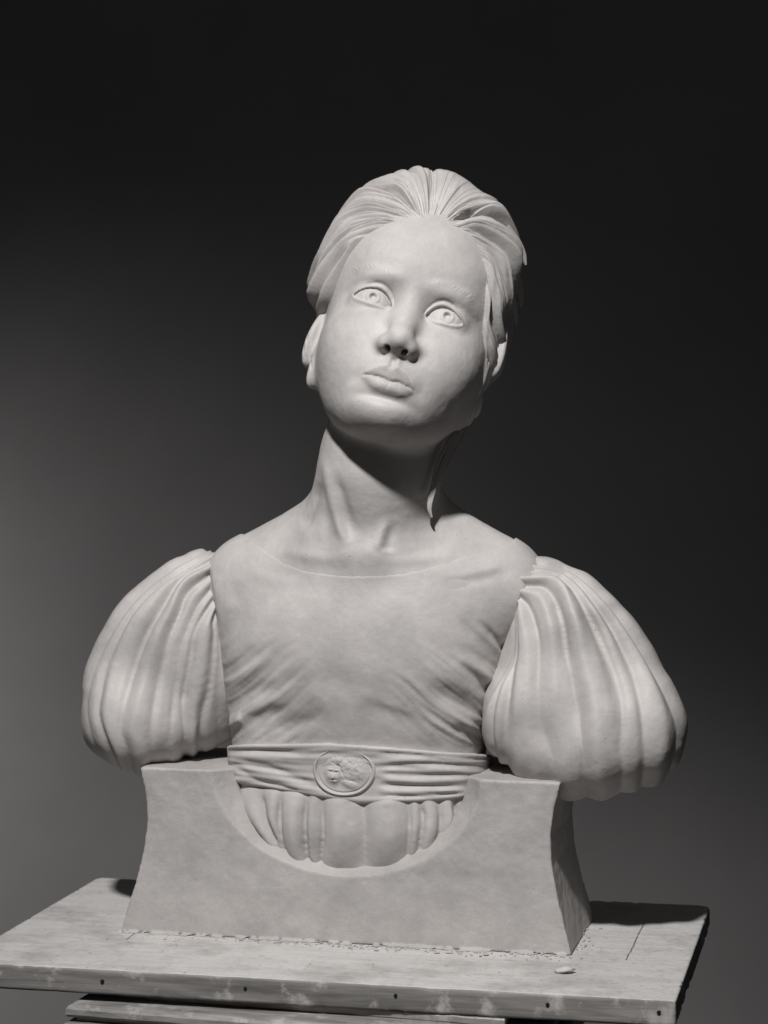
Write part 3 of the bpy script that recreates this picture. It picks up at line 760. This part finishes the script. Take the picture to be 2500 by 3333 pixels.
B_FOLDS = [([(20, 640), (150, 520), (320, 390)], 22, -2.0), ([(20, 672), (180, 560), (340, 450)], 16, 1.2), ([(40, 712), (200, 595), (390, 440)], 17, -1.7), ([(50, 800), (190, 690), (340, 600)], 26, -2.6), ([(80, 815), (250, 745), (440, 650)], 20, 1.5),
           ([(100, 890), (260, 800), (420, 760)], 22, -3.0), ([(30, 850), (120, 832), (220, 835)], 16, 1.6), ([(160, 900), (400, 850), (620, 790)], 20, -1.8), ([(100, 800), (130, 805), (150, 800)], 14, 1.4),
           ([(700, 630), (900, 735), (1100, 815), (1300, 925)], 17, 1.5, 26), ([(780, 690), (900, 755), (1050, 810), (1180, 850)], 20, -2.2, 26), ([(1413, 268), (1480, 340), (1560, 430), (1612, 492)], 7, -1.8, 10, (0.12, 0.2)),
           ([(1360, 290), (1460, 390), (1570, 505)], 14, 1.3), ([(1280, 255), (1420, 370), (1550, 505)], 12, -1.7, 16), ([(1380, 480), (1470, 580), (1535, 645)], 14, 1.5), ([(1320, 510), (1430, 620), (1510, 690)], 18, -2.2),
           ([(1150, 610), (1300, 715), (1440, 805)], 26, -3.0), ([(1160, 690), (1330, 830), (1440, 910)], 22, 1.7), ([(1250, 400), (1400, 470), (1500, 560)], 18, -0.9), ([(480, 640), (560, 700), (680, 800)], 26, 0.9), ([(530, 540), (680, 620), (820, 700)], 26, -0.8),
           ([(150, 10), (320, 60), (480, 70)], 16, 0.8), ([(1250, 60), (1450, 20), (1600, -40)], 14, 0.9), ([(1200, 100), (1400, 60), (1600, 10)], 14, -0.9), ([(1280, 830), (1360, 880), (1440, 900)], 14, -1.4), ([(60, 20), (100, 120), (110, 220)], 18, -0.8)]
S_FOLDS = [([(120, 122), (400, 126), (700, 118), (1000, 142), (1300, 168), (1510, 178)], 9, 1.3, 9, (0.05, 0.05)), ([(130, 158), (350, 158), (560, 170)], 8, -1.7), ([(930, 170), (1150, 178), (1500, 190)], 8, -1.6), ([(170, 205), (350, 235), (520, 300), (640, 335)], 10, -1.7),
           ([(180, 180), (400, 200), (600, 230)], 12, 1.0), ([(190, 250), (330, 320), (500, 352)], 9, -1.5), ([(190, 225), (350, 280), (560, 345)], 9, 1.0), ([(200, 318), (400, 345), (560, 378)], 7, -1.3), ([(980, 212), (1200, 206), (1500, 222)], 8, 1.1), ([(960, 238), (1180, 226), (1500, 246)], 8, -1.4),
           ([(970, 262), (1150, 262), (1490, 262)], 8, 1.0), ([(960, 276), (1150, 292), (1480, 282)], 8, -1.8), ([(960, 300), (1150, 322), (1470, 312)], 8, 1.2), ([(950, 338), (1150, 352), (1465, 346)], 8, -1.9), ([(940, 372), (1150, 378), (1455, 368)], 8, 1.1), ([(1000, 402), (1250, 400), (1450, 384)], 6, -1.3),
           ([(600, 380), (850, 420), (1100, 425)], 9, 1.0)]
W2 = (0.5, 0.3)
L_HERO = [
          ([(800, 690), (690, 890), (610, 1090), (550, 1290), (500, 1470)], 8, -1.8, 14), ([(1060, 900), (1030, 1120), (990, 1320), (970, 1480)], 8, -1.8, 14)]
R_HERO = [([(330, 1400), (440, 1490), (560, 1440)], 75, 2.4, 75, (0.5, 0.5)), ([(690, 1400), (850, 1460), (1010, 1400)], 85, 3.0, 85, (0.5, 0.5)), ([(800, 520), (870, 640), (930, 760), (990, 900), (1050, 1060), (1085, 1220)], 10, -2.2, 26), ([(630, 500), (680, 650), (705, 800), (730, 980)], 9, -1.6, 16)]
def surface_noise(v, n, a=1.0):
    return v + n * (a * (0.15 * vnoise(v, 11.0, 1) + 0.07 * vnoise(v, 4.0, 2)))[:, None]

def seam_bulge(v, n): return v
if want('dress'):
    v, q, n = mesh_sdf(bodice_sdf, (-175, -5, 116), (150, 190, 345), 1.3)
    v = surface_noise(relief(v, n, [(a[0], a[1] * 1.3, a[2] * 1.4, (a[3] if len(a) > 3 else a[1]) * 1.4, (0.45, 0.4)) for a in B_FOLDS], KB), n)
    # fine drag folds in the cloth, running from the armholes down and in towards the sash
    x, y = proj(v); side = np.where(x < 1150, 1.0, -1.0); wv = vnoise(v, 40, 44) * 14
    al = (x - 1150) * 0.79 - side * (y - 2200) * 0.61; ac = (x - 1150) * 0.61 * side + (y - 2200) * 0.79 + wv
    P2 = np.stack([al / 150 + side * 9, ac / 17, 0 * x], 1).astype(f32); P4 = np.stack([al / 90 + side * 5, ac / 8, 0 * x + 3], 1).astype(f32)
    wt = sstep(2030, 2260, y) * sstep(60, 330, np.abs(x - 1150)) * sstep(2440, 2400, y)
    v = v + n * ((1.15 * vnoise(P2, 1.0, 61) + 0.45 * vnoise(P4, 1.0, 62)) * wt * facing(v, n))[:, None]
    link_mesh('bodice', v, q, CLAY, BUST)
    v, q, n = mesh_sdf(sash_sdf, (-175, -5, 90), (140, 190, 165), 1.15)
    v = surface_noise(relief(v, n, [(a[0], a[1] * 1.15, a[2] * 1.0, a[1] * 1.15, *a[4:]) for a in S_FOLDS], K6), n)
    x, y = proj(v); rel = (y - np.interp(x, SASH_T[:, 0], SASH_T[:, 1])) / (np.interp(x, SASH_B[:, 0], SASH_B[:, 1]) - np.interp(x, SASH_T[:, 0], SASH_T[:, 1]))
    P2 = np.stack([x / 120, rel * 13 + 0.5 * np.sin(x / 90), 0 * x], 1).astype(f32)
    v = v + n * (0.95 * vnoise(P2, 1.0, 71) * facing(v, n) * sstep(0.02, 0.12, rel) * sstep(0.99, 0.9, rel))[:, None]
    SASH = link_mesh('sash', v, q, CLAY, BUST)
    v, q, n = mesh_sdf(skirt_sdf, (-175, -15, 30), (140, 190, 130), 1.3)
    x, y = proj(v)
    v = v + n * (fold_field(v, SK_LINES, K6, SK_AMP, 0.9, 0.6, 0.6, 1, 0.1) * np.clip(np.sin(np.pi * np.clip((y - 2570) / 262, 0, 1)), 0.02, 1) ** 0.55)[:, None]
    v = smooth_mesh(v, q, 7, 0.5); n = vnormals(v, q)
    v = relief(v, n, [([(1000, 440), (1015, 520), (1015, 640)], 18, -0.9), ([(790, 420), (810, 480), (820, 560)], 16, -0.8)] + [(c[0:4], 6.0, -1.5, 6.0, (0.25, 0.1)) for c in SK_LINES[1:-1] if c[0][0] != 885], K6)
    v = surface_noise(v, n)
    link_mesh('skirt', v, q, CLAY, BUST)
if want('sleeve'):
    for f, lo, hi, lines, amps, k, out, c, y0, hero, fade in ((sleeve_left_sdf, (-295, 45, 110), (-115, 190, 350), L_LINES, L_AMP, K4, L_OUT, (560, 2200), 2010, L_HERO, -0.3), (sleeve_right_sdf, (60, -40, 90), (270, 125, 345), R_LINES, R_AMP, K5, R_OUT, (1850, 2220), 2040, R_HERO, -0.35)):
        v, q, n = mesh_sdf(f, lo, hi, 1.2)
        v = smooth_mesh(fit_outline(v, out, c), q, 14, 0.6)
        v = smooth_mesh(fit_outline(v, out, c), q, 10, 0.6)
        n = vnormals(v, q)
        h = fold_field(v, lines, k, amps[0], 1.25, 0.5, 0.2, 7); h2 = fold_field(v, lines, k, amps[1], 0.75, 0.5, 1.6, 7)
        x, y = proj(v)
        # folds are crisp below the armhole, melt into the full of the sleeve and pucker again at its hem
        mel = vnoise(v, 38, 17); env = (1 - (0.78 + 0.2 * mel) * sstep(y0 - 40, y0 + 170, y))
        v = v + n * (h * (1 + fade * sstep(y0 + 230, y0 + 400, y)) + h2 * env)[:, None]
        v = smooth_mesh(v, q, 3, 0.5); n = vnormals(v, q)
        v = relief(v, n, hero, k)
        v = surface_noise(smooth_mesh(v, q, 2, 0.5), n, 1.1)
        link_mesh('puff_sleeve', v, q, CLAY, BUST)

# ------------------------------------------------------------------ cameo on the sash
if want('dress'):
    nr_, na_ = 90, 260
    rr = np.linspace(0, 1, nr_) ** 0.8; aa = np.linspace(0, 2 * np.pi, na_, endpoint=False)
    RR, AA = np.meshgrid(rr, aa, indexing='ij'); wob = 1 + 0.012 * np.sin(3 * AA + 1) + 0.008 * np.sin(5 * AA)
    X, Y = 25.0 * RR * np.cos(AA) * wob, 19.2 * RR * np.sin(AA) * wob
    def blob(cx, cy, sx, sy, h, ang=0.0, p=2.0):
        c_, s_ = math.cos(ang), math.sin(ang); dx, dy = X - cx, Y - cy
        return h * np.exp(-(((dx * c_ + dy * s_) / sx) ** 2 + ((-dx * s_ + dy * c_) / sy) ** 2) ** (p / 2))
    rel = np.maximum(blob(-7.6, -1.6, 6.6, 7.6, 2.6, 0.15, 4.0), 0)                       # face
    rel = np.maximum(rel, blob(4.5, 1.2, 12.5, 9.0, 2.3, -0.1, 4.0) * (1 + 0.0 * X))       # hair
    rel = np.maximum(rel, blob(-6.0, 7.0, 7.5, 4.0, 2.2, 0.2, 3.0)); rel = np.maximum(rel, blob(4, -8.5, 7.0, 3.4, 1.7, -0.35, 3.0))
    rel += blob(-7.6, -3.2, 1.3, 1.9, 1.1) + blob(-8.0, -4.6, 1.4, 0.9, 0.7) + blob(-9.6, 1.6, 2.0, 0.8, 0.5) + blob(-5.0, 1.0, 2.0, 0.9, 0.5) + blob(-7.0, -7.4, 1.8, 1.0, 0.5) + blob(-10.4, -3.4, 1.8, 1.8, 0.35) + blob(-4.6, -4.2, 2.0, 1.9, 0.4)
    rel -= blob(-9.6, 0.0, 1.5, 0.7, 0.8) + blob(-5.2, -0.4, 1.5, 0.7, 0.8) + blob(-7.2, -6.0, 2.2, 0.5, 0.6) + blob(-2.2, 1.5, 0.9, 5.5, 0.9, 0.5) + blob(-4.5, 4.6, 4.4, 0.7, 0.8, -0.45)
    P3 = np.stack([X.ravel(), Y.ravel(), 0 * X.ravel()], 1).astype(f32)
    curls = (0.42 * vnoise(P3, 3.2, 3) + 0.2 * vnoise(P3, 1.7, 4)).reshape(X.shape)
    rel += curls * np.clip(blob(6, 1.5, 12, 10, 1.0, 0, 4) + blob(-5, 8, 9, 4, 1.0, 0, 4), 0, 1) + 0.12 * curls
    H = 1.3 * sstep(1.0, 0.95, RR) + 1.25 * np.exp(-((RR - 0.905) / 0.045) ** 2) - 0.75 * np.exp(-((RR - 0.83) / 0.03) ** 2) + rel * sstep(0.86, 0.78, RR) - 2.0 * sstep(0.985, 1.0, RR)
    zc = 435 - (2510 - HORY) * (CAM_D + 24) / FOC
    b = np.stack([1.5 + 1.1 * X.ravel(), -(67.7 + 1.15 * H.ravel()), zc + 1.1 * Y.ravel()], 1)
    idx = np.arange(nr_ * na_).reshape(nr_, na_); nx = np.roll(idx, -1, 1)
    q = np.stack([idx[:-1], idx[1:], nx[1:], nx[:-1]], -1).reshape(-1, 4)
    o = link_mesh('cameo', from_bust(b), q, CLAY, SASH); o['label'] = 'oval cameo with a raised child\'s head in profile'

# ------------------------------------------------------------------ loose locks beside the neck and at the back of the head
if want('hair'):
    LOCKS = [([(1525, 1350, 92), (1480, 1428, 52), (1450, 1485, 36), (1424, 1550, 29), (1404, 1615, 26), (1398, 1655, 26), (1406, 1684, 27)], [3.6, 3.6, 3.2, 2.8, 2.4, 1.8, 0.7]),
             ([(1530, 1350, 100), (1486, 1448, 66), (1456, 1505, 54), (1432, 1560, 48), (1414, 1610, 45)], [3.4, 3.2, 2.8, 2, 0.8]), ([(1510, 1350, 84), (1462, 1438, 42), (1432, 1490, 30), (1414, 1545, 27), (1403, 1600, 25)], [2, 1.8, 1.6, 1.3, 0.5]),
             ([(1640, 740, 60), (1680, 790, 66), (1702, 830, 70), (1712, 862, 72)], [5, 4.4, 3, 0.8]), ([(1660, 860, 70), (1682, 920, 74), (1694, 965, 76), (1696, 998, 78)], [5, 4.4, 3, 0.8]), ([(1640, 930, 60), (1664, 985, 66), (1676, 1030, 70), (1680, 1058, 72)], [5, 4.4, 3, 0.8])]
    for pts, rs in LOCKS:
        w = np.array([P(*a) for a in pts]); wf = catmull(w, 14); rf = np.interp(np.linspace(0, 1, 14), np.linspace(0, 1, len(rs)), rs)
        # lens-shaped lock: a flat tube with three shallow furrows
        t = np.gradient(wf, axis=0); t /= np.linalg.norm(t, axis=1)[:, None]
        a = np.cross(t, np.array([0, -1, 0])); a /= np.linalg.norm(a, axis=1)[:, None]; c = np.cross(a, t); m = 28
        ph = np.linspace(0, 2 * np.pi, m, endpoint=False); fur = 1 + 0.10 * np.cos(5 * ph)
        vv = (wf[:, None] + rf[:, None, None] * fur[None, :, None] * (np.cos(ph)[None, :, None] * a[:, None] + 0.6 * np.sin(ph)[None, :, None] * c[:, None])).reshape(-1, 3)
        idx = np.arange(14 * m).reshape(14, m); nx = np.roll(idx, -1, 1)
        q = np.stack([idx[:-1], nx[:-1], nx[1:], idx[1:]], -1).reshape(-1, 4)
        link_mesh('loose_lock', vv, q, CLAY, HAIR)

# ------------------------------------------------------------------ plinth
def plinth_sdf(p):
    b = to_bust(p); x, y, z = b[:, 0], b[:, 1], b[:, 2]
    w = np.interp(z, [0, 15, 40, 70, 95, 120, 138], [191, 187, 179.5, 173, 171, 173.5, 178])
    cx = -1 + z * 0.03
    fr = np.interp(z, [0, 60, 138], [-69, -67.5, -68]); bk = np.interp(z, [0, 60, 138], [68, 58, 56])
    f = np.maximum(np.abs(x - cx) - w, np.maximum(fr - y, y - bk))
    f = smax(f, np.maximum(z - 138.5, -z), 1.0)
    t = np.clip((y + 68) / 17, 0, 1); s = 1 - 0.125 * t
    k = np.sqrt(((x - 2) / (114 * s)) ** 2 + ((z - 140) / (85.5 * (1 - 0.165 * t))) ** 2 + 1e-6)
    f = smax(f, -(k - 1) * 84, 1.4)
    # crust of clay squeezed out under the front and right-hand foot
    nz = vnoise(p, 6.0, 14) + 0.6 * vnoise(p, 2.6, 15)
    bead = np.maximum(np.sqrt((y + 70.5) ** 2 + (1.6 * z) ** 2) - (1.4 + 1.9 * nz), np.abs(x) - 190)
    f = smin(f, bead, 0.8)
    return f
if want('plinth'):
    v, q, n = mesh_sdf(plinth_sdf, (-230, -45, -4), (185, 200, 144), 1.5)
    v = v + n * (0.7 * vnoise(v, 34.0, 11))[:, None]; v = surface_noise(v, n, 2.4)
    link_mesh('plinth', v, q, CLAY_ROUGH, BUST)

# ------------------------------------------------------------------ board, stand, wall
def wood_material(name, edge):
    m, nt, b = node_mat(name)
    v = coords(nt, (4.0, 60.0, 60.0)); v0 = coords(nt)
    gr = tex(nt, "ShaderNodeTexNoise", v, Scale=1.5, Detail=9.0, Roughness=0.6); gr.inputs['Distortion'].default_value = 0.8
    fine = tex(nt, "ShaderNodeTexNoise", coords(nt, (12, 260, 260)), Scale=2.0, Detail=5.0, Roughness=0.7)
    blot = tex(nt, "ShaderNodeTexNoise", v0, Scale=27.0, Detail=6.0, Roughness=0.62)
    speck = tex(nt, "ShaderNodeTexNoise", coords(nt, (50, 130, 130)), Scale=2.5, Detail=4.0, Roughness=0.7)
    wood = mix_c(nt, ramp(nt, gr.outputs[0], [(0.35, 0.0), (0.68, 1.0)]), (0.11, 0.106, 0.102), (0.27, 0.258, 0.25))
    wood = mix_c(nt, math_n(nt, 'MULTIPLY', ramp(nt, fine.outputs[0], [(0.45, 0.0), (0.7, 1.0)]), 0.5), wood, (0.09, 0.086, 0.084))
    smear = ramp(nt, blot.outputs[0], [(0.54, 0.0), (0.62, 0.6), (0.72, 0.95)])
    side = mix_c(nt, smear, wood, (0.46, 0.445, 0.435))
    # clay dust rubbed into the upper face
    dust = mix_c(nt, ramp(nt, gr.outputs[0], [(0.3, 0.0), (0.6, 1.0)]), (0.43, 0.415, 0.405), (0.52, 0.505, 0.495))
    dust = mix_c(nt, math_n(nt, 'MULTIPLY', ramp(nt, speck.outputs[0], [(0.57, 0.0), (0.68, 1.0)]), 0.75), dust, (0.15, 0.14, 0.135))
    dust = mix_c(nt, math_n(nt, 'MULTIPLY', ramp(nt, blot.outputs[0], [(0.45, 0.0), (0.7, 1.0)]), 0.6), dust, (0.56, 0.54, 0.53))
    stain = tex(nt, "ShaderNodeTexNoise", v0, Scale=9.0, Detail=7.0, Roughness=0.7)
    dust = mix_c(nt, math_n(nt, 'MULTIPLY', ramp(nt, stain.outputs[0], [(0.50, 0.0), (0.64, 1.0)]), 0.5), dust, (0.2, 0.19, 0.18))
    geo = nt.nodes.new("ShaderNodeNewGeometry"); sx = nt.nodes.new("ShaderNodeSeparateXYZ"); nt.links.new(geo.outputs['True Normal'], sx.inputs[0])
    up = ramp(nt, sx.outputs[2], [(0.45, 0.0), (0.75, 1.0)])
    col = mix_c(nt, up, side, dust)
    if edge:     # two scored guide lines across the board
        so = nt.nodes.new("ShaderNodeSeparateXYZ"); nt.links.new(v0, so.inputs[0])
        wob = math_n(nt, 'MULTIPLY', math_n(nt, 'SUBTRACT', blot.outputs[0], 0.5), 0.004)
        for x0, ya, yb in ((-0.463, 0.10, 0.27), (-0.050, 0.12, 0.26)):
            dx = math_n(nt, 'ABSOLUTE', math_n(nt, 'SUBTRACT', math_n(nt, 'ADD', so.outputs[0], wob), x0))
            ln = math_n(nt, 'LESS_THAN', dx, 0.0007)
            ln = math_n(nt, 'MULTIPLY', ln, math_n(nt, 'MULTIPLY', math_n(nt, 'GREATER_THAN', so.outputs[1], ya), math_n(nt, 'LESS_THAN', so.outputs[1], yb)))
            ln = math_n(nt, 'MULTIPLY', ln, ramp(nt, speck.outputs[0], [(0.35, 0.2), (0.5, 0.9)]))
            col = mix_c(nt, math_n(nt, 'MULTIPLY', ln, up), col, (0.08, 0.075, 0.07))
    nt.links.new(col, b.inputs['Base Color'])
    b.inputs['Roughness'].default_value = 0.62; b.inputs['Specular IOR Level'].default_value = 0.3
    h = math_n(nt, 'ADD', math_n(nt, 'MULTIPLY', fine.outputs[0], 0.5), math_n(nt, 'MULTIPLY', smear, 0.8))
    bp = N(nt, "ShaderNodeBump", Strength=0.5, Distance=0.0008)
    nt.links.new(h, bp.inputs['Height']); nt.links.new(bp.outputs[0], b.inputs['Normal'])
    return m
def plain_material(name, c, rough=0.8, var=0.12, scale=3.0):
    m, nt, b = node_mat(name)
    n = tex(nt, "ShaderNodeTexNoise", coords(nt), Scale=scale, Detail=5.0, Roughness=0.55)
    nt.links.new(mix_c(nt, n.outputs[0], tuple(x * (1 - var) for x in c), tuple(x * (1 + var) for x in c)), b.inputs['Base Color'])
    b.inputs['Roughness'].default_value = rough; b.inputs['Specular IOR Level'].default_value = 0.15
    return m
def varnish_material():
    m, nt, b = node_mat("worn_varnished_wood")
    v = coords(nt, (6, 40, 40))
    g = tex(nt, "ShaderNodeTexNoise", v, Scale=3.0, Detail=7.0, Roughness=0.7)
    w = tex(nt, "ShaderNodeTexNoise", coords(nt), Scale=30.0, Detail=6.0, Roughness=0.65)
    c = mix_c(nt, ramp(nt, g.outputs[0], [(0.35, 0.0), (0.65, 1.0)]), (0.14, 0.134, 0.128), (0.32, 0.306, 0.297))
    c = mix_c(nt, ramp(nt, w.outputs[0], [(0.55, 0.0), (0.7, 0.6)]), c, (0.58, 0.56, 0.55))
    nt.links.new(c, b.inputs['Base Color']); b.inputs['Roughness'].default_value = 0.38
    bp = N(nt, "ShaderNodeBump", Strength=0.5, Distance=0.0008); nt.links.new(w.outputs[0], bp.inputs['Height']); nt.links.new(bp.outputs[0], b.inputs['Normal'])
    return m
WOOD = wood_material("clay_dusted_plywood", True)
VARN = varnish_material()
HOLE = plain_material("dark_nail_hole", (0.012, 0.011, 0.011), 0.9)
WALLM = plain_material("dark_grey_backdrop_paint", (0.20, 0.195, 0.195), 0.95, 0.24, 3.0)
FLOORM = plain_material("dark_floor", (0.04, 0.039, 0.038), 0.9, 0.1, 2.0)

def tag(o, label, cat=None, kind=None, group=None):
    if label: o['label'] = label
    if cat: o['category'] = cat
    if kind: o['kind'] = kind
    if group: o['group'] = group
    return o
def quad_mesh(name, pts, mat, parent=None):
    return link_mesh(name, np.array(pts, float), np.array([[0, 1, 2, 3]]), mat, parent, smooth=False)

if want('env'):
    tag(quad_mesh('backdrop_wall', [(-5000, 1450, -900), (5000, 1450, -900), (5000, 1450, 3600), (-5000, 1450, 3600)], WALLM), None, kind='structure')
    tag(quad_mesh('floor', [(-5000, 1450, -900), (-5000, -2500, -900), (5000, -2500, -900), (5000, 1450, -900)][::1], FLOORM), None, kind='structure')

    # modelling board: local x runs along its length, origin at its right front corner
    BW, BD, BT = 572.0, 339.0, 19.5
    def board_sdf(p):
        q = np.abs(p - vec(-BW / 2, BD / 2, -BT / 2)) - vec(BW / 2, BD / 2, BT / 2)
        f = np.sqrt((np.maximum(q + 1.2, 0) ** 2).sum(1)) - 1.2 + np.minimum((q + 1.2).max(1), 0)
        chip = np.clip(vnoise(p, 16, 5) + 0.6 * vnoise(p, 6, 6) - 0.35, 0, 1)
        ed = sstep(-6, 0, q[:, 1]) * sstep(-6, 0, q[:, 2]) + sstep(-6, 0, q[:, 0]) * sstep(-6, 0, q[:, 2])
        return f + 1.6 * chip * ed
    v, q, n = mesh_sdf(board_sdf, (-BW - 4, -4, -24), (4, BD + 4, 5), 1.9)
    v = v + n * (0.18 * vnoise(v, 22, 7) + 0.07 * vnoise(v, 5, 8))[:, None]
    board = link_mesh('modelling_board', v, q, WOOD)
    board.location = (0.2166, -0.162, -0.0004); board.rotation_euler = (0, 0, math.radians(-12.4))
    tag(board, 'thick clay-dusted wooden board with painted-in dark nailholes along its scuffed front edge', 'board')
    # dark discs on the front edge, coloured as the shade inside its holes
    def disc(r, y, x, z, n=14, depth=1.2):
        a = np.linspace(0, 2 * np.pi, n, endpoint=False)
        return np.concatenate([np.stack([x + r * np.cos(a), np.full(n, y), z + r * np.sin(a)], 1), np.stack([x + r * 0.8 * np.cos(a), np.full(n, y - depth), z + r * 0.8 * np.sin(a)], 1)])
    for px, py, r in ((333, 3193, 1.9), (799, 3216, 1.6), (1288, 3239, 1.6), (1783, 3269, 1.8), (2145, 3294, 1.8)):
        # solve for the point of the front face behind this pixel
        best = None
        for xl in np.linspace(-BW, 0, 2300):
            w = (216.6 + xl * math.cos(math.radians(12.4)), -162 - xl * math.sin(math.radians(12.4)))
            e = abs(1250 + FOC * w[0] / (CAM_D + w[1]) - px)
            if best is None or e < best[0]: best = (e, xl, w)
        zl = CAM_Z - (py - HORY) * (CAM_D + best[2][1]) / FOC
        vv = disc(r, 0.35, best[1], zl); k = 14
        qq = [[i, (i + 1) % k, k + (i + 1) % k, k + i] for i in range(k)] + [[k, k + i, k + i + 1, k + i + 1] for i in range(1, k - 1)]
        me = bpy.data.meshes.new('shade_disc'); me.from_pydata([tuple(c / 1000) for c in vv], [], [tuple(dict.fromkeys(f)) for f in qq]); me.materials.append(HOLE)
        o = bpy.data.objects.new('shade_disc', me); COL.objects.link(o); o.parent = board

    # the stand under the board: moulded top, frieze and column
    st = bpy.data.objects.new('sculpture_stand', None); COL.objects.link(st)
    st.location = (-0.253, -0.073, 0); st.rotation_euler = (0, 0, math.radians(-16.0))
    tag(st, 'worn varnished wooden stand with a stepped moulding under the board', 'stand')
    def slab(name, inset, z0, z1, cham, size=382.0):
        rings = [(inset + cham * 0.4, z0), (inset, z0 + cham * 0.6), (inset, z1 - cham), (inset + cham * 0.5, z1 - cham * 0.3), (inset + cham, z1)]
        vs, qs = [], []; m = 60
        for i, z in rings:
            side = np.linspace(i, size - i, m, endpoint=False); o_ = np.full(m, i); o1 = np.full(m, size - i)
            vs.append(np.concatenate([np.stack([side, o_, 0 * side + z], 1), np.stack([o1, side, 0 * side + z], 1), np.stack([side[::-1] + (size - 2 * i) / m, o1, 0 * side + z], 1), np.stack([o_, side[::-1] + (size - 2 * i) / m, 0 * side + z], 1)]))
        k = 4 * m
        for r in range(len(rings) - 1):
            for j in range(k): qs.append((r * k + j, r * k + (j + 1) % k, (r + 1) * k + (j + 1) % k, (r + 1) * k + j))
        vv = np.concatenate(vs); vv = vv + 0.5 * np.stack([vnoise(vv.astype(f32), 13, 3), vnoise(vv.astype(f32), 13, 4), 0.6 * vnoise(vv.astype(f32), 11, 5)], 1)
        me = bpy.data.meshes.new(name); me.from_pydata([tuple(c / 1000) for c in vv], [], qs + [tuple(range(k))[::-1], tuple(range((len(rings) - 1) * k, len(rings) * k))]); me.materials.append(VARN)
        o = bpy.data.objects.new(name, me); COL.objects.link(o); o.parent = st
    slab('packing', 34, -26, -20.6, 0.8); slab('top_slab', 3, -36, -26.4, 3.4); slab('recess', 10, -40, -36.4, 0.8); slab('moulding', 0, -58, -40.4, 3.4); slab('column', 95, -899, -58.6, 3)

    # ------------------------------------------------ clay crumbs and the scraped clay left round the plinth
    def crumb_mesh(r, seed, flat=0.5, n=3):
        g = np.random.default_rng(seed); nu, nv_ = 10, 7
        U, V = np.meshgrid(np.linspace(0, 2 * np.pi, nu, endpoint=False), np.linspace(0, np.pi, nv_), indexing='ij')
        p = np.stack([np.cos(U) * np.sin(V), np.sin(U) * np.sin(V), np.cos(V)], -1).reshape(-1, 3)
        p = p * (1 + 0.35 * vnoise((p + g.uniform(0, 20, 3)).astype(f32), 0.7, seed))[:, None] * np.array([1, g.uniform(0.5, 0.9), flat]) * r
        idx = np.arange(nu * nv_).reshape(nu, nv_); nx = np.roll(idx, -1, 0)
        return p, np.stack([idx[:, :-1], idx[:, 1:], nx[:, 1:], nx[:, :-1]], -1).reshape(-1, 4)
    def on_board(px, py):
        d = CAM_Z * FOC / (py - HORY); return np.array([(px - 1250) * d / FOC, d - CAM_D])
    cv, cq = crumb_mesh(7.6, 4, 0.34)
    cv[:, 2] += 0.8 * np.sin(cv[:, 0] / 3); xy = on_board(1838, 3166)
    o = link_mesh('clay_crumb', cv + np.array([xy[0], xy[1], 2.3 - 0.1]), cq, CLAY)
    tag(o, 'curled flake of pale clay lying on the board near its right front edge', 'clay flake')
    g = np.random.default_rng(12); allv, allq, base = [], [], 0
    def add(px, py, r, fl):
        global allv
        p_, q_ = crumb_mesh(r, int(g.integers(1, 9999)), fl); a = g.uniform(0, 6.28); c_, s_ = math.cos(a), math.sin(a)
        p_ = p_ @ np.array([[c_, s_, 0], [-s_, c_, 0], [0, 0, 1]]); xy = on_board(px, py)
        allq.append(q_ + sum(len(t) for t in allv)); allv.append(p_ + np.array([xy[0], xy[1], r * fl * 0.55]))
    for i in range(300):                                   # ragged bead of clay along the foot of the plinth
        t = g.uniform(0, 1); px = 420 + t * 1440; py = 3034 + t * 79 + abs(g.normal(0, 7)); add(px, py, g.uniform(0.5, 1.2) * (1 if t > 0.25 else 0.6) * (2.2 if i % 9 == 0 else 1), g.uniform(0.18, 0.4))
    for i in range(46): add(1872 + g.normal(0, 22) + (i % 5) * 10, 3105 - abs(g.normal(0, 45)) + g.normal(0, 8), g.uniform(0.4, 1.5), 0.5)
    for i in range(60): add(g.uniform(150, 2150), 3050 + g.uniform(0, 130), g.uniform(0.25, 0.8), 0.5)
    o = link_mesh('clay_crumbs', np.concatenate(allv), np.concatenate(allq), CLAY_ROUGH)
    tag(o, 'small clay crumbs and scrapings scattered along the foot of the plinth', 'crumbs', 'stuff')
